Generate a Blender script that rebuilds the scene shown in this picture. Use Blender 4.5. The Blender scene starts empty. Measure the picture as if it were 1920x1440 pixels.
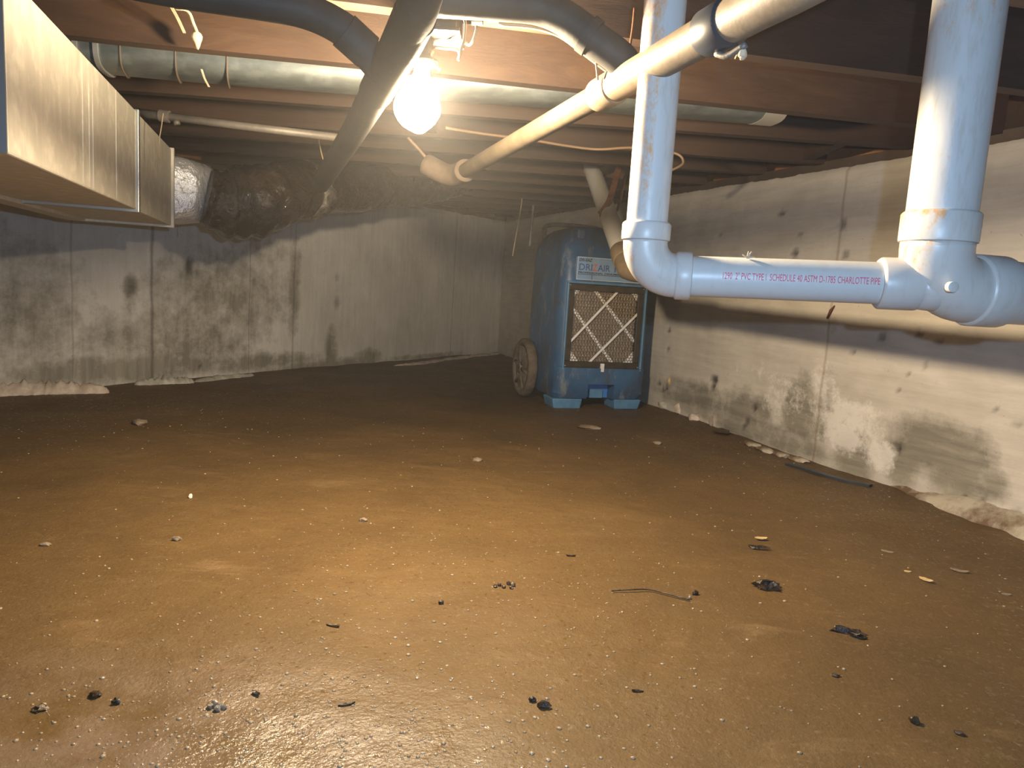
import bpy, bmesh, math, random
from mathutils import Vector, Matrix, noise
random.seed(7)
V = Vector
# ------------------------------------------------------------------ camera, world, lights, exposure
col = bpy.context.scene.collection
scn = bpy.context.scene
F = 1350.0
cam_d = bpy.data.cameras.new('camera'); cam = bpy.data.objects.new('camera', cam_d); col.objects.link(cam)
cam_d.sensor_width = 36; cam_d.lens = 36 * F / 1920; cam_d.clip_start = .02
CAM = V((0, 0, .54))
RM = Matrix.Rotation(math.pi / 2 - math.radians(7.4), 3, 'X') @ Matrix.Rotation(math.radians(3.5), 3, 'Z')
cam.matrix_world = Matrix.Translation(CAM) @ RM.to_4x4()
scn.camera = cam
w = bpy.data.worlds.new('world'); scn.world = w; w.use_nodes = True
w.node_tree.nodes['Background'].inputs[0].default_value = (.55, .65, .8, 1)
w.node_tree.nodes['Background'].inputs[1].default_value = .02
scn.view_settings.view_transform = 'Standard'; scn.view_settings.look = 'None'
scn.view_settings.exposure = 0.0; scn.view_settings.gamma = 1; scn.view_settings.use_curve_mapping = False
BULB_S = 40.0
wv = w.node_tree.nodes.new('ShaderNodeVolumeScatter'); wv.inputs['Density'].default_value = .011; wv.inputs['Anisotropy'].default_value = .68
w.node_tree.links.new(wv.outputs[0], w.node_tree.nodes['World Output'].inputs['Volume'])

def lamp(name, loc, power, color, radius, spot=None):
    l = bpy.data.lights.new(name, 'SPOT' if spot else 'POINT'); l.energy = power; l.color = color; l.shadow_soft_size = radius
    if spot: l.spot_size = math.radians(spot); l.spot_blend = 1
    o = bpy.data.objects.new(name, l); o.location = loc; col.objects.link(o); return o
fo = lamp('phone_flash', (.075, .02, .595), 48, (.47, .69, 1.0), .006, 165)
fo.rotation_euler = (math.radians(82), 0, 0)

# ------------------------------------------------------------------ helpers
def ray(x, y): return RM @ V(((x - 960) / F, (720 - y) / F, -1))
def P(x, y, Y): d = ray(x, y); return CAM + d * (Y / d.y)
def G(x, y, z=0.0): d = ray(x, y); return CAM + d * ((z - .54) / d.z)
def onpl(x, y, p0, n): d = ray(x, y); return CAM + d * ((V(p0) - CAM).dot(n) / d.dot(n))

def tag(o, label=None, cat=None, group=None, kind=None):
    if label: o['label'] = label
    if cat: o['category'] = cat
    if group: o['group'] = group
    if kind: o['kind'] = kind
    return o
def origin(o):
    p = V((0, 0, 0))
    while o is not None: p += o.location; o = o.parent
    return p
def empty(name, loc, rz=0, label=None, cat=None, group=None):
    o = bpy.data.objects.new(name, None); o.location = loc; o.rotation_euler = (0, 0, rz); o.empty_display_size = .05
    col.objects.link(o); return tag(o, label, cat, group)
def mesh(name, vs, fs, mat, parent=None, smooth=False, local=False, sharp=None):
    m = bpy.data.meshes.new(name)
    vs = [V(v) for v in vs]
    o = bpy.data.objects.new(name, m)
    if parent is not None:
        if not local:
            off = origin(parent); vs = [v - off for v in vs]
        o.parent = parent
    elif not local:
        c = V((sum(v.x for v in vs) / len(vs), sum(v.y for v in vs) / len(vs), min(v.z for v in vs)))
        vs = [v - c for v in vs]; o.location = c
    m.from_pydata([tuple(v) for v in vs], [], fs); m.update()
    bm = bmesh.new(); bm.from_mesh(m); bmesh.ops.recalc_face_normals(bm, faces=bm.faces); bm.to_mesh(m); bm.free()
    if smooth:
        m.polygons.foreach_set('use_smooth', [True] * len(m.polygons))
        if sharp: m.set_sharp_from_angle(angle=math.radians(sharp))
    m.materials.append(mat); col.objects.link(o); return o
class MB:
    def __init__(s): s.v = []; s.f = []
    def add(s, vs, fs):
        n = len(s.v); s.v += [V(v) for v in vs]; s.f += [tuple(i + n for i in f) for f in fs]; return s
    def box(s, a, b, M=None, taper=0):
        vs = [V((x, y, z)) for x in (a[0], b[0]) for y in (a[1], b[1]) for z in (a[2], b[2])]
        if M: vs = [M @ v for v in vs]
        return s.add(vs, [(0, 1, 3, 2), (4, 6, 7, 5), (0, 4, 5, 1), (2, 3, 7, 6), (0, 2, 6, 4), (1, 5, 7, 3)])
    def prism(s, pts_a, pts_b):
        n = len(pts_a)
        return s.add(list(pts_a) + list(pts_b), [tuple(range(n)), tuple(range(2 * n - 1, n - 1, -1))] + [(i, (i + 1) % n, n + (i + 1) % n, n + i) for i in range(n)])
    def tube(s, pts, r, seg=24, cap=True, prof=None):
        pts = [V(p) for p in pts]; n = len(pts)
        rs = r if isinstance(r, (list, tuple)) else [r] * n
        T = [(pts[min(i + 1, n - 1)] - pts[max(i - 1, 0)]) for i in range(n)]
        for i in range(n):
            if T[i].length < 1e-9: T[i] = pts[-1] - pts[0]
            T[i].normalize()
        up = V((0, 0, 1)) if abs(T[0].z) < .9 else V((0, 1, 0))
        a = T[0].cross(up).normalized(); vs = []
        for i in range(n):
            a = (a - T[i] * a.dot(T[i])).normalized(); b = T[i].cross(a)
            for k in range(seg):
                t = 2 * math.pi * k / seg
                q = (math.cos(t), math.sin(t)) if not prof else prof(t)
                vs.append(pts[i] + (a * q[0] + b * q[1]) * rs[i])
        fs = [(i * seg + k, i * seg + (k + 1) % seg, (i + 1) * seg + (k + 1) % seg, (i + 1) * seg + k) for i in range(n - 1) for k in range(seg)]
        if cap: fs += [tuple(range(seg))[::-1], tuple(range((n - 1) * seg, n * seg))]
        return s.add(vs, fs)
    def build(s, name, mat, parent=None, smooth=False, local=False, sharp=None):
        return mesh(name, s.v, s.f, mat, parent, smooth, local, sharp)
def curve(pts, n=8):
    pts = [V(p) for p in pts]; q = [pts[0] * 2 - pts[1]] + pts + [pts[-1] * 2 - pts[-2]]; out = []
    for i in range(1, len(q) - 2):
        for k in range(n):
            t = k / n; a, b, c, d = q[i - 1:i + 3]
            out.append(.5 * ((2 * b) + (c - a) * t + (2 * a - 5 * b + 4 * c - d) * t * t + (3 * b - a - 3 * c + d) * t ** 3))
    return out + [pts[-1]]
def bevel(o, w_=.003, seg=2, ang=35):
    m = o.modifiers.new('bevel', 'BEVEL'); m.width = w_; m.segments = seg; m.limit_method = 'ANGLE'; m.angle_limit = math.radians(ang); return o

# ------------------------------------------------------------------ materials
class NT:
    def __init__(s, name):
        s.m = bpy.data.materials.new(name); s.m.use_nodes = True; s.t = s.m.node_tree; s.b = s.t.nodes['Principled BSDF']; s.co = None
    def n(s, typ, **kw):
        nd = s.t.nodes.new('ShaderNode' + typ)
        for k, v in kw.items():
            if k.startswith('i_'):
                key = k[2:]; key = int(key) if key.isdigit() else key.replace('_', ' ')
                s.put(nd.inputs[key], v)
            else: setattr(nd, k, v)
        return nd
    def put(s, inp, v):
        if hasattr(v, 'links') or isinstance(v, bpy.types.NodeSocket): s.t.links.new(v, inp)
        else: inp.default_value = v
    def coord(s, kind='Object', scale=(1, 1, 1), rot=(0, 0, 0)):
        c = s.n('TexCoord').outputs[kind]
        mp = s.n('Mapping'); s.put(mp.inputs[0], c); mp.inputs['Scale'].default_value = scale; mp.inputs['Rotation'].default_value = rot
        return mp.outputs[0]
    def noise(s, vec, scale=5, detail=6, rough=.6, dist=0):
        nd = s.n('TexNoise'); s.put(nd.inputs['Vector'], vec); nd.inputs['Scale'].default_value = scale; nd.inputs['Detail'].default_value = detail
        nd.inputs['Roughness'].default_value = rough; nd.inputs['Distortion'].default_value = dist; return nd.outputs['Fac']
    def ramp(s, fac, stops):
        r = s.n('ValToRGB'); s.put(r.inputs[0], fac); e = r.color_ramp.elements
        while len(e) < len(stops): e.new(.5)
        for i, (p, c) in enumerate(stops):
            e[i].position = p; e[i].color = (c, c, c, 1) if isinstance(c, (int, float)) else tuple(c) + (1,)
        return r.outputs[0]
    def mix(s, f, a, b, mode='MIX'):
        nd = s.n('Mix', data_type='RGBA', blend_type=mode); s.put(nd.inputs[0], f)
        for i, c in ((6, a), (7, b)):
            if isinstance(c, (tuple, list)) and len(c) == 3: c = tuple(c) + (1,)
            s.put(nd.inputs[i], c)
        return nd.outputs[2]
    def math(s, op, a, b=0.0, clamp=False):
        nd = s.n('Math', operation=op); nd.use_clamp = clamp; s.put(nd.inputs[0], a); s.put(nd.inputs[1], b); return nd.outputs[0]
    def attr(s, name): return s.n('Attribute', attribute_name=name).outputs['Fac']
    def bump(s, h, strength=.3, dist=.01, prev=None):
        nd = s.n('Bump'); nd.inputs['Strength'].default_value = strength; nd.inputs['Distance'].default_value = dist; s.put(nd.inputs['Height'], h)
        if prev: s.put(nd.inputs['Normal'], prev)
        s.put(s.b.inputs['Normal'], nd.outputs[0]); return nd.outputs[0]
    def base(s, c): s.put(s.b.inputs['Base Color'], tuple(c) + (1,) if isinstance(c, (tuple, list)) and len(c) == 3 else c)
    def rough(s, v): s.put(s.b.inputs['Roughness'], v)

def plain(name, c1, c2=None, rough=.5, metal=0, scale=8, bump=0, bscale=60, stretch=(1, 1, 1), spec=.5, lo=.35, hi=.65, coat=0, bd=.004):
    t = NT(name); co = t.coord(scale=stretch)
    if c2: t.base(t.ramp(t.noise(co, scale, 8, .65), [(lo, c1), (hi, c2)]))
    else: t.base(c1)
    t.rough(rough); t.b.inputs['Metallic'].default_value = metal; t.b.inputs['Specular IOR Level'].default_value = spec
    t.b.inputs['Coat Weight'].default_value = coat
    if bump: t.bump(t.noise(co, bscale, 5, .6), bump, bd)
    return t.m

def mat_mud():
    t = NT('wet_mud'); co = t.coord('Object')
    n1 = t.noise(co, 1.6, 8, .6, .4); st = t.coord('Object', (1.2, 3.4, 1), (0, 0, .35)); n2 = t.noise(st, 2.2, 9, .66, .8)
    base = t.ramp(n1, [(.3, (.078, .048, .018)), (.55, (.118, .071, .026)), (.75, (.155, .098, .038))])
    pale = t.ramp(n2, [(.56, 0.0), (.68, 1.0)])
    n4 = t.noise(co, 3.1, 4, .5)
    pm = t.math('MULTIPLY', pale, t.ramp(n4, [(.45, 0.0), (.62, .45)]))
    c = t.mix(pm, base, (.27, .175, .09))
    c = t.mix(t.ramp(t.noise(co, 55, 6, .7), [(.62, 0.0), (.72, .55)]), c, (.06, .032, .014))
    c = t.mix(t.math('MULTIPLY', t.attr('silt'), t.ramp(t.noise(co, 7, 6, .6), [(.35, 0.0), (.6, 1.0)])), c, (.17, .12, .08))
    mm = t.noise(t.coord('Object', (1, 2.2, 1), (0, 0, -.5)), 11, 8, .7, .5)
    c = t.mix(t.ramp(mm, [(.44, 0.0), (.66, .38)]), c, (.085, .048, .018))
    c = t.mix(t.ramp(t.noise(st, 9, 9, .75, .6), [(.56, 0.0), (.72, .3)]), c, (.20, .135, .07))
    c = t.mix(t.ramp(t.noise(co, 130, 3, .6), [(.60, 0.0), (.75, .4)]), c, (.24, .18, .11))
    t.base(c)
    wet = t.ramp(t.noise(co, 95, 2, .5), [(.63, 0.0), (.69, .42)])
    rr_ = t.math('SUBTRACT', t.ramp(t.noise(co, 3.5, 7, .62), [(.3, .5), (.7, .7)]), t.math('MULTIPLY', t.attr('silt'), .5))
    t.rough(t.math('MAXIMUM', t.math('SUBTRACT', rr_, wet), .13))
    t.put(t.b.inputs['Specular IOR Level'], t.math('ADD', .25, t.math('ADD', t.math('MULTIPLY', t.attr('silt'), .5), wet)))
    b = t.bump(t.noise(co, 26, 8, .6, .3), .35, .012)
    t.bump(t.noise(co, 170, 3, .6), .5, .0030, b)
    return t.m
def mat_concrete(name, c_lo, c_hi, damp_shade_c, vertical, seams):
    t = NT(name); uv = t.n('TexCoord').outputs['UV']
    mp = t.n('Mapping'); t.put(mp.inputs[0], uv); mp.inputs['Scale'].default_value = (7, .8, 1) if vertical else (.9, 9, 1)
    m1 = t.n('Mapping'); t.put(m1.inputs[0], uv)
    big = t.noise(m1.outputs[0], 2.4, 8, .62); str_ = t.noise(mp.outputs[0], 3.2, 8, .65)
    k = t.math('ADD', t.math('MULTIPLY', big, .6), t.math('MULTIPLY', str_, .4))
    c = t.ramp(k, [(.36, c_lo), (.62, c_hi)])
    edge = t.noise(m1.outputs[0], 11, 8, .7)
    d = t.math('ADD', t.attr('damp'), t.math('MULTIPLY', t.math('SUBTRACT', edge, .5), 1.7))
    c = t.mix(t.ramp(d, [(.22, 0.0), (.85, .92)]), c, t.mix(t.ramp(str_, [(.4, 0.0), (.6, 1.0)]), damp_shade_c, tuple(x * 1.5 for x in damp_shade_c)))
    s = t.math('ADD', t.attr('salt_bright'), t.math('MULTIPLY', t.math('SUBTRACT', t.noise(m1.outputs[0], 16, 9, .75), .5), 2.2))
    c = t.mix(t.ramp(s, [(.42, 0.0), (.8, .8)]), c, (.76, .73, .69))
    pt = t.attr('pit'); c = t.mix(pt, c, (.035, .028, .022))
    speck = t.ramp(t.noise(m1.outputs[0], 60, 3, .6), [(.69, 0.0), (.75, .5)])
    c = t.mix(speck, c, (.10, .09, .08))
    sp = t.n('SeparateXYZ'); t.put(sp.inputs[0], uv)
    hs = None
    wob = t.math('MULTIPLY', t.math('SUBTRACT', t.noise(m1.outputs[0], 6, 4, .6), .5), .02)
    ux = t.math('ADD', sp.outputs[0], wob)
    for (u0, wd, st, cc) in seams:
        q = t.math('ABSOLUTE', t.math('SUBTRACT', ux, u0)); g = t.math('SUBTRACT', 1.0, t.math('DIVIDE', q, wd), True)
        c = t.mix(t.math('MULTIPLY', g, st), c, cc)
        hs = g if hs is None else t.math('MAXIMUM', hs, g)
    t.base(c); t.rough(t.ramp(t.attr('damp'), [(.3, .85), (.7, .5)]))
    h = t.math('ADD', t.math('MULTIPLY', str_, .6), t.math('MULTIPLY', t.noise(m1.outputs[0], 45, 6, .7), .5))
    if hs is not None: h = t.math('SUBTRACT', h, t.math('MULTIPLY', hs, .5))
    t.bump(h, .5, .008)
    return t.m
def mat_wood(name, a, b, c, axis=0, rough=.75):
    t = NT(name); s = [9, 9, 9]; s[axis] = .55; co = t.coord('Object', tuple(s)); n = t.noise(co, 2.6, 9, .68, .6)
    blot = t.noise(t.coord('Object'), 1.7, 5, .6)
    cc = t.ramp(n, [(.3, a), (.5, b), (.72, c)])
    cc = t.mix(t.ramp(blot, [(.42, 0.0), (.62, .55)]), cc, tuple(x * .62 for x in b))
    info = t.n('ObjectInfo'); cc = t.mix(t.math('MULTIPLY', info.outputs['Random'], .35), cc, tuple(x * .7 for x in a))
    t.base(cc); t.rough(rough); t.bump(n, .4, .005); return t.m
def mat_metal(name, c1, c2, rough=.42, metal=.75, vertical=True):
    t = NT(name); co = t.coord('Object', (9, 9, 1.2) if vertical else (2, 7, 7)); n = t.noise(co, 4, 8, .65)
    sp = t.noise(t.coord('Object'), 28, 4, .55)
    t.base(t.mix(t.ramp(sp, [(.5, 0.0), (.66, .35)]), t.ramp(n, [(.3, c1), (.7, c2)]), tuple(x * 1.35 for x in c2)))
    t.rough(t.ramp(n, [(.3, rough - .08), (.7, rough + .12)])); t.b.inputs['Metallic'].default_value = metal
    t.bump(n, .12, .003); return t.m
def mat_pvc(name, base=(.54, .54, .52), stain=(.66, .20, .03), amount=0.0, dirt=.22):
    t = NT(name); co = t.coord('Object', (14, 14, 2.6)); g = t.noise(t.coord('Object', (3, 3, 9)), 9, 8, .7)
    c = t.mix(t.ramp(t.noise(co, 6, 8, .7), [(.5, 0.0), (.75, dirt)]), base, tuple(x * k for x, k in zip(base, (.66, .56, .42))))
    if amount:
        a = t.n('Attribute', attribute_name='stain').outputs['Fac']
        f = t.math('ADD', a, t.math('MULTIPLY', t.math('SUBTRACT', t.noise(t.coord('Object', (9, 9, 5)), 12, 8, .75), .5), 2.4))
        c = t.mix(t.ramp(f, [(.45, 0.0), (.95, amount)]), c, t.mix(g, stain, (.62, .42, .16)))
    t.base(c); t.rough(.38); t.bump(t.noise(t.coord('Object'), 60, 5, .6), .12, .002); return t.m

M = {}
M['mud'] = mat_mud()
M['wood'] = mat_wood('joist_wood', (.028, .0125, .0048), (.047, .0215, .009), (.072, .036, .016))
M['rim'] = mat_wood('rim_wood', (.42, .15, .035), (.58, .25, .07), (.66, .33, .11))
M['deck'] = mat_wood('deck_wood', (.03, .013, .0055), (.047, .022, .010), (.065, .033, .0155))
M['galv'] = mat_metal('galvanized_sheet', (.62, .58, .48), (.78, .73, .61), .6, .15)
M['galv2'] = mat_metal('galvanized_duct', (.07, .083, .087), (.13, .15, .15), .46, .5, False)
M['galv_edge'] = plain('galvanized_edge', (.55, .55, .52), rough=.4, metal=.8)
M['foil'] = plain('foil_tape', (.85, .85, .84), (.95, .95, .95), .33, .6, 9, 1, 34, bd=.010)
t = NT('dark_film'); co = t.coord('Object'); t.base(t.ramp(t.noise(co, 6, 6, .6), [(.35, (.016, .011, .008)), (.7, (.055, .04, .03))])); t.rough(.11)
t.b.inputs['Specular IOR Level'].default_value = .8
b_ = t.bump(t.noise(t.coord('Object', (1, 1, 1)), 5.5, 4, .55, 1.2), .9, .05); t.bump(t.noise(co, 26, 6, .6, .8), .8, .012, b_); M['film'] = t.m
M['tape'] = plain('crinkled_tape', (.22, .19, .16), (.6, .56, .5), .25, .7, 22, 1, 40, bd=.014)
M['abs'] = plain('black_abs', (.026, .025, .023), (.050, .048, .044), .62, 0, 7, .15, 40, spec=.3)
M['far_brown'] = plain('dark_brown', (.07, .05, .035), (.12, .09, .065), .8, 0, 12)  # plain brown, darker than the tan of the pipe
M['abs_blue'] = plain('black_rubber', (.018, .022, .030), (.035, .04, .05), .4, 0, 7)
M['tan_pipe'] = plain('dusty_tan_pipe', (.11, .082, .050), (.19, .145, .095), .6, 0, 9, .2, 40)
M['tan_darkened'] = plain('tan_darkened_at_bulb', (.045, .034, .021), (.085, .065, .042), .7, 0, 9, .2, 40, spec=.25)  # pipe's tan, darkened in colour to offset the strong bulb light
M['tan_pipe2'] = plain('dusty_tan_coupling', (.14, .10, .06), (.24, .19, .13), .55, 0, 9, .2, 40)
M['pvc'] = mat_pvc('white_pvc', amount=.95, dirt=.6)
M['pvc_b'] = mat_pvc('white_pvc_plain')
M['pvc_c'] = mat_pvc('white_pvc_fitting', (.55, .535, .50), amount=.9, dirt=.4)
M['pvc_g'] = mat_pvc('grey_white_pvc', (.52, .50, .47))
M['red_ink'] = plain('red_ink', (.62, .05, .12), rough=.6)
M['blue_ink'] = plain('blue_ink', (.08, .16, .50), rough=.6)
M['rust'] = plain('rusty_strap', (.10, .035, .018), (.19, .075, .035), .7, .2, 20, .3, 60)
M['iron'] = plain('grey_iron', (.13, .115, .10), (.22, .20, .17), .55, .3, 10, .2)
M['cable'] = plain('pale_cable', (.22, .14, .08), (.28, .19, .12), .6)
M['cream'] = plain('cream_wire', (.36, .27, .16), (.42, .33, .22), .6)
M['box'] = plain('dark_box', (.018, .014, .010), (.03, .024, .018), .6)
M['brass'] = plain('brass_screw', (.45, .30, .12), rough=.35, metal=.9)
M['web'] = plain('cobweb_dust', (.62, .52, .38), (.50, .36, .22), .95, 0, 30)
M['sill'] = plain('sill_wood', (.05, .032, .02), (.085, .055, .035), .85, 0, 6, .4, 30)
# dehumidifier
t = NT('blue_shell'); co = t.coord('Object')
c = t.ramp(t.noise(co, 4, 6, .6), [(.35, (.020, .072, .165)), (.65, (.040, .13, .29))])
c = t.mix(t.ramp(t.noise(t.coord('Object', (1, 1, .7)), 6, 8, .68, .5), [(.48, 0.0), (.62, .68)]), c, (.060, .052, .042))
c = t.mix(t.ramp(t.noise(t.coord('Object', (2, 2, .8)), 7, 8, .7), [(.55, 0.0), (.66, .7)]), c, (.20, .23, .26))
t.base(c); t.rough(.42); t.bump(t.noise(co, 90, 4, .6), .15, .002); M['shell'] = t.m
M['blue_in'] = plain('bright_blue', (.03, .16, .50), (.05, .22, .58), .45, 0, 9)
M['foot'] = plain('light_blue_foot', (.055, .17, .34), (.10, .25, .44), .5, 0, 12)
M['frame'] = plain('black_frame', (.016, .014, .012), (.05, .036, .024), .3, 0, 14)
M['media'] = plain('dirty_filter', (.27, .215, .16), (.46, .385, .30), .95, 0, 40, .5, 160)
M['white'] = plain('white_card', (.80, .80, .80), (.68, .68, .67), .7, 0, 30)
M['grille'] = plain('dark_grille', (.10, .075, .052), (.18, .14, .10), .5, 0, 20)
M['tyre'] = plain('muddy_tyre', (.075, .058, .042), (.16, .13, .10), .85, 0, 20, .4, 60)
M['hub'] = plain('muddy_hub', (.04, .034, .028), (.22, .19, .16), .7, 0, 24, .4, 40)
M['sticker'] = plain('sticker_blue_grey', (.16, .28, .48), (.22, .35, .55), .35, 0, 9)
M['sticker_edge'] = plain('sticker_border', (.62, .70, .78), rough=.4)
M['ink'] = plain('black_ink', (.015, .02, .04), rough=.5)
M['letter'] = plain('letter_blue', (.05, .10, .28), rough=.5)
M['letter_red'] = plain('letter_red', (.55, .10, .08), rough=.5)
# debris
M['bark'] = plain('wet_bark', (.014, .009, .006), (.10, .06, .03), .28, 0, 60, .8, 120, lo=.45, hi=.7)
M['straw'] = plain('straw_chip', (.55, .36, .14), (.72, .55, .30), .5, 0, 40, .4)
M['pale_chip'] = plain('pale_chip', (.22, .17, .115), (.32, .26, .18), .6, 0, 40, .4)
M['pebble'] = plain('wet_pebble', (.16, .12, .08), (.34, .28, .2), .15, 0, 40, .4)
M['white_stone'] = plain('white_stone', (.75, .70, .6), (.85, .8, .7), .3, 0, 40)
M['clod'] = plain('dark_clod', (.035, .022, .012), (.075, .045, .022), .35, 0, 50, .6, 120)
M['grit'] = plain('wet_grit', (.22, .15, .08), (.42, .32, .2), .12, 0, 60, spec=1.0, coat=1)
M['mortar'] = plain('pale_mortar', (.45, .36, .29), (.80, .70, .60), .8, 0, 14, .6, 50)
M['tan_lump'] = plain('tan_lump', (.16, .115, .075), (.28, .22, .16), .7, 0, 30, .5, 90)
M['mortar2'] = plain('grey_mortar', (.34, .32, .27), (.62, .60, .54), .8, 0, 14, .6, 50)
M['footing'] = plain('footing_concrete', (.14, .085, .045), (.46, .41, .33), .75, 0, 7, .6, 40, lo=.42, hi=.58)
lamp('bulb_light', (-.180, 1.335, .872), 104, (1, .79, .52), .034)
t = NT('lit_bulb_glass'); ts_ = t.n('BsdfTransparent'); ad_ = t.n('AddShader'); t.t.links.new(t.b.outputs[0], ad_.inputs[0]); t.t.links.new(ts_.outputs[0], ad_.inputs[1])
t.t.links.new(ad_.outputs[0], t.t.nodes['Material Output'].inputs[0]); t.b.inputs['Specular IOR Level'].default_value = 0; t.b.inputs['Base Color'].default_value = (0, 0, 0, 1); t.b.inputs['Emission Color'].default_value = (1, .70, .36, 1)
t.b.inputs['Emission Strength'].default_value = BULB_S; M['bulb'] = t.m

# ------------------------------------------------------------------ setting
RA, RB = V((.767, 3.502, 0)), G(1900, 996)
TR = (RB - RA).normalized(); NR = V((TR.y, -TR.x, 0))            # outward / inward normal is fixed below
LA, LB = V((-2.052, 2.849, 0)), V((-.156, 6.251, 0))
TL = (LB - LA).normalized(); NL = V((TL.y, -TL.x, 0))
def isect(p, d, q, e):
    k = d.x * e.y - d.y * e.x; r = q - p; return p + d * ((r.x * e.y - r.y * e.x) / k)
CORNER = isect(RA, TR, LA, TL)
if NR.dot(CAM - RA) < 0: NR = -NR
if NL.dot(CAM - LA) < 0: NL = -NL
YN = -2.7
END_R = RA + TR * ((YN - RA.y) / TR.y); END_L = LA + TL * ((YN - LA.y) / TL.y)
def zj(Y): return 1.035 + .026 * (Y - 2)          # joist undersides
def zw(Y): return 1.012 + .025 * (Y - 2)          # wall tops

def fz(x, y):
    p = V((x, y, 0))
    h = .014 * noise.noise(p * 1.1) + .006 * noise.noise(p * 4.3 + V((7, 3, 1))) + .0022 * noise.noise(p * 15)
    return h
def axis_pts(a, b, n, p=1.0): return [a + (b - a) * (i / n) ** p for i in range(n + 1)]
ys = [-2.8 + .07 * i for i in range(40)] + [0.0 + .0125 * i for i in range(1, 200)] + [2.5 + .03 * i for i in range(1, 140)]
xs = [-5.3 + .1 * i for i in range(33)] + [-2.0 + .018 * i for i in range(205)] + [1.7 + .1 * i for i in range(12)]
vs = [(x, y, fz(x, y)) for y in ys for x in xs]; nx = len(xs)
fs = [(j * nx + i, j * nx + i + 1, (j + 1) * nx + i + 1, (j + 1) * nx + i) for j in range(len(ys) - 1) for i in range(nx - 1)]
fl = mesh('floor', vs, fs, M['mud'], smooth=True, local=True); fl['kind'] = 'structure'
at = fl.data.attributes.new('silt', 'FLOAT', 'POINT')
sl = []
for v in vs:
    d = math.hypot((v[0] + .42) / .55, (v[1] - .70) / .32); sl.append(max(0, 1 - d) * 1.2)
at.data.foreach_set('value', sl)

def wall(name, p0, t, n, length, mat, res, blobs, top=True, zfun=zw):
    nu = int(length / res); nv = int(1.1 / res); vs = []; uv = []; A = {'damp': [], 'salt_bright': [], 'pit': []}
    for j in range(nv + 1):
        for i in range(nu + 1):
            u = length * i / nu; base = p0 + t * u; H = zfun(base.y) + .006 * noise.noise(V((u * 7, 3, 0))) + .004 * noise.noise(V((u * 31, 5, 0)))
            v = -.05 + (H + .05) * j / nv
            a = {'damp': 0, 'salt_bright': 0, 'pit': 0}
            for (k, bu, bv, ru, rv, s) in blobs:
                du = (u - bu) / ru
                if abs(du) < 1.6:
                    q = du * du + ((v - bv) / rv) ** 2
                    if q < 2.6: a[k] = max(a[k], s * max(0, 1 - q / 2.2) ** (1 if k != 'pit' else .6))
            d = .006 * noise.noise(V((u * 2.2, v * 2.2, 1))) + .002 * noise.noise(V((u * 14, v * 14, 2))) - .010 * a['pit']
            if j == nv: d -= .010
            q = base + n * d; vs.append(V((q.x, q.y, v))); uv.append((u, v))
            for k in a: A[k].append(a[k])
    W = nu + 1
    fs = [(j * W + i, j * W + i + 1, (j + 1) * W + i + 1, (j + 1) * W + i) for j in range(nv) for i in range(nu)]
    k0 = len(vs)
    for i in range(nu + 1):
        q = vs[nv * W + i] - n * .2; vs.append(V((q.x, q.y, q.z))); uv.append((length * i / nu, 1.3))
        for k in A: A[k].append(0)
    fs += [(nv * W + i, nv * W + i + 1, k0 + i + 1, k0 + i) for i in range(nu)]
    k1 = len(vs)
    for i in range(nu + 1):
        q = vs[k0 + i]; vs.append(V((q.x, q.y, -.05))); uv.append((length * i / nu, 2.4))
        for k in A: A[k].append(0)
    fs += [(k0 + i, k0 + i + 1, k1 + i + 1, k1 + i) for i in range(nu)]
    o = mesh(name, vs, fs, mat, smooth=True, local=True, sharp=50); o['kind'] = 'structure'
    m = o.data; L = m.uv_layers.new(name='UVMap')
    for lp in m.loops: L.data[lp.index].uv = uv[lp.vertex_index]
    for k in A:
        at = m.attributes.new(k, 'FLOAT', 'POINT'); at.data.foreach_set('value', A[k])
    return o
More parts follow.
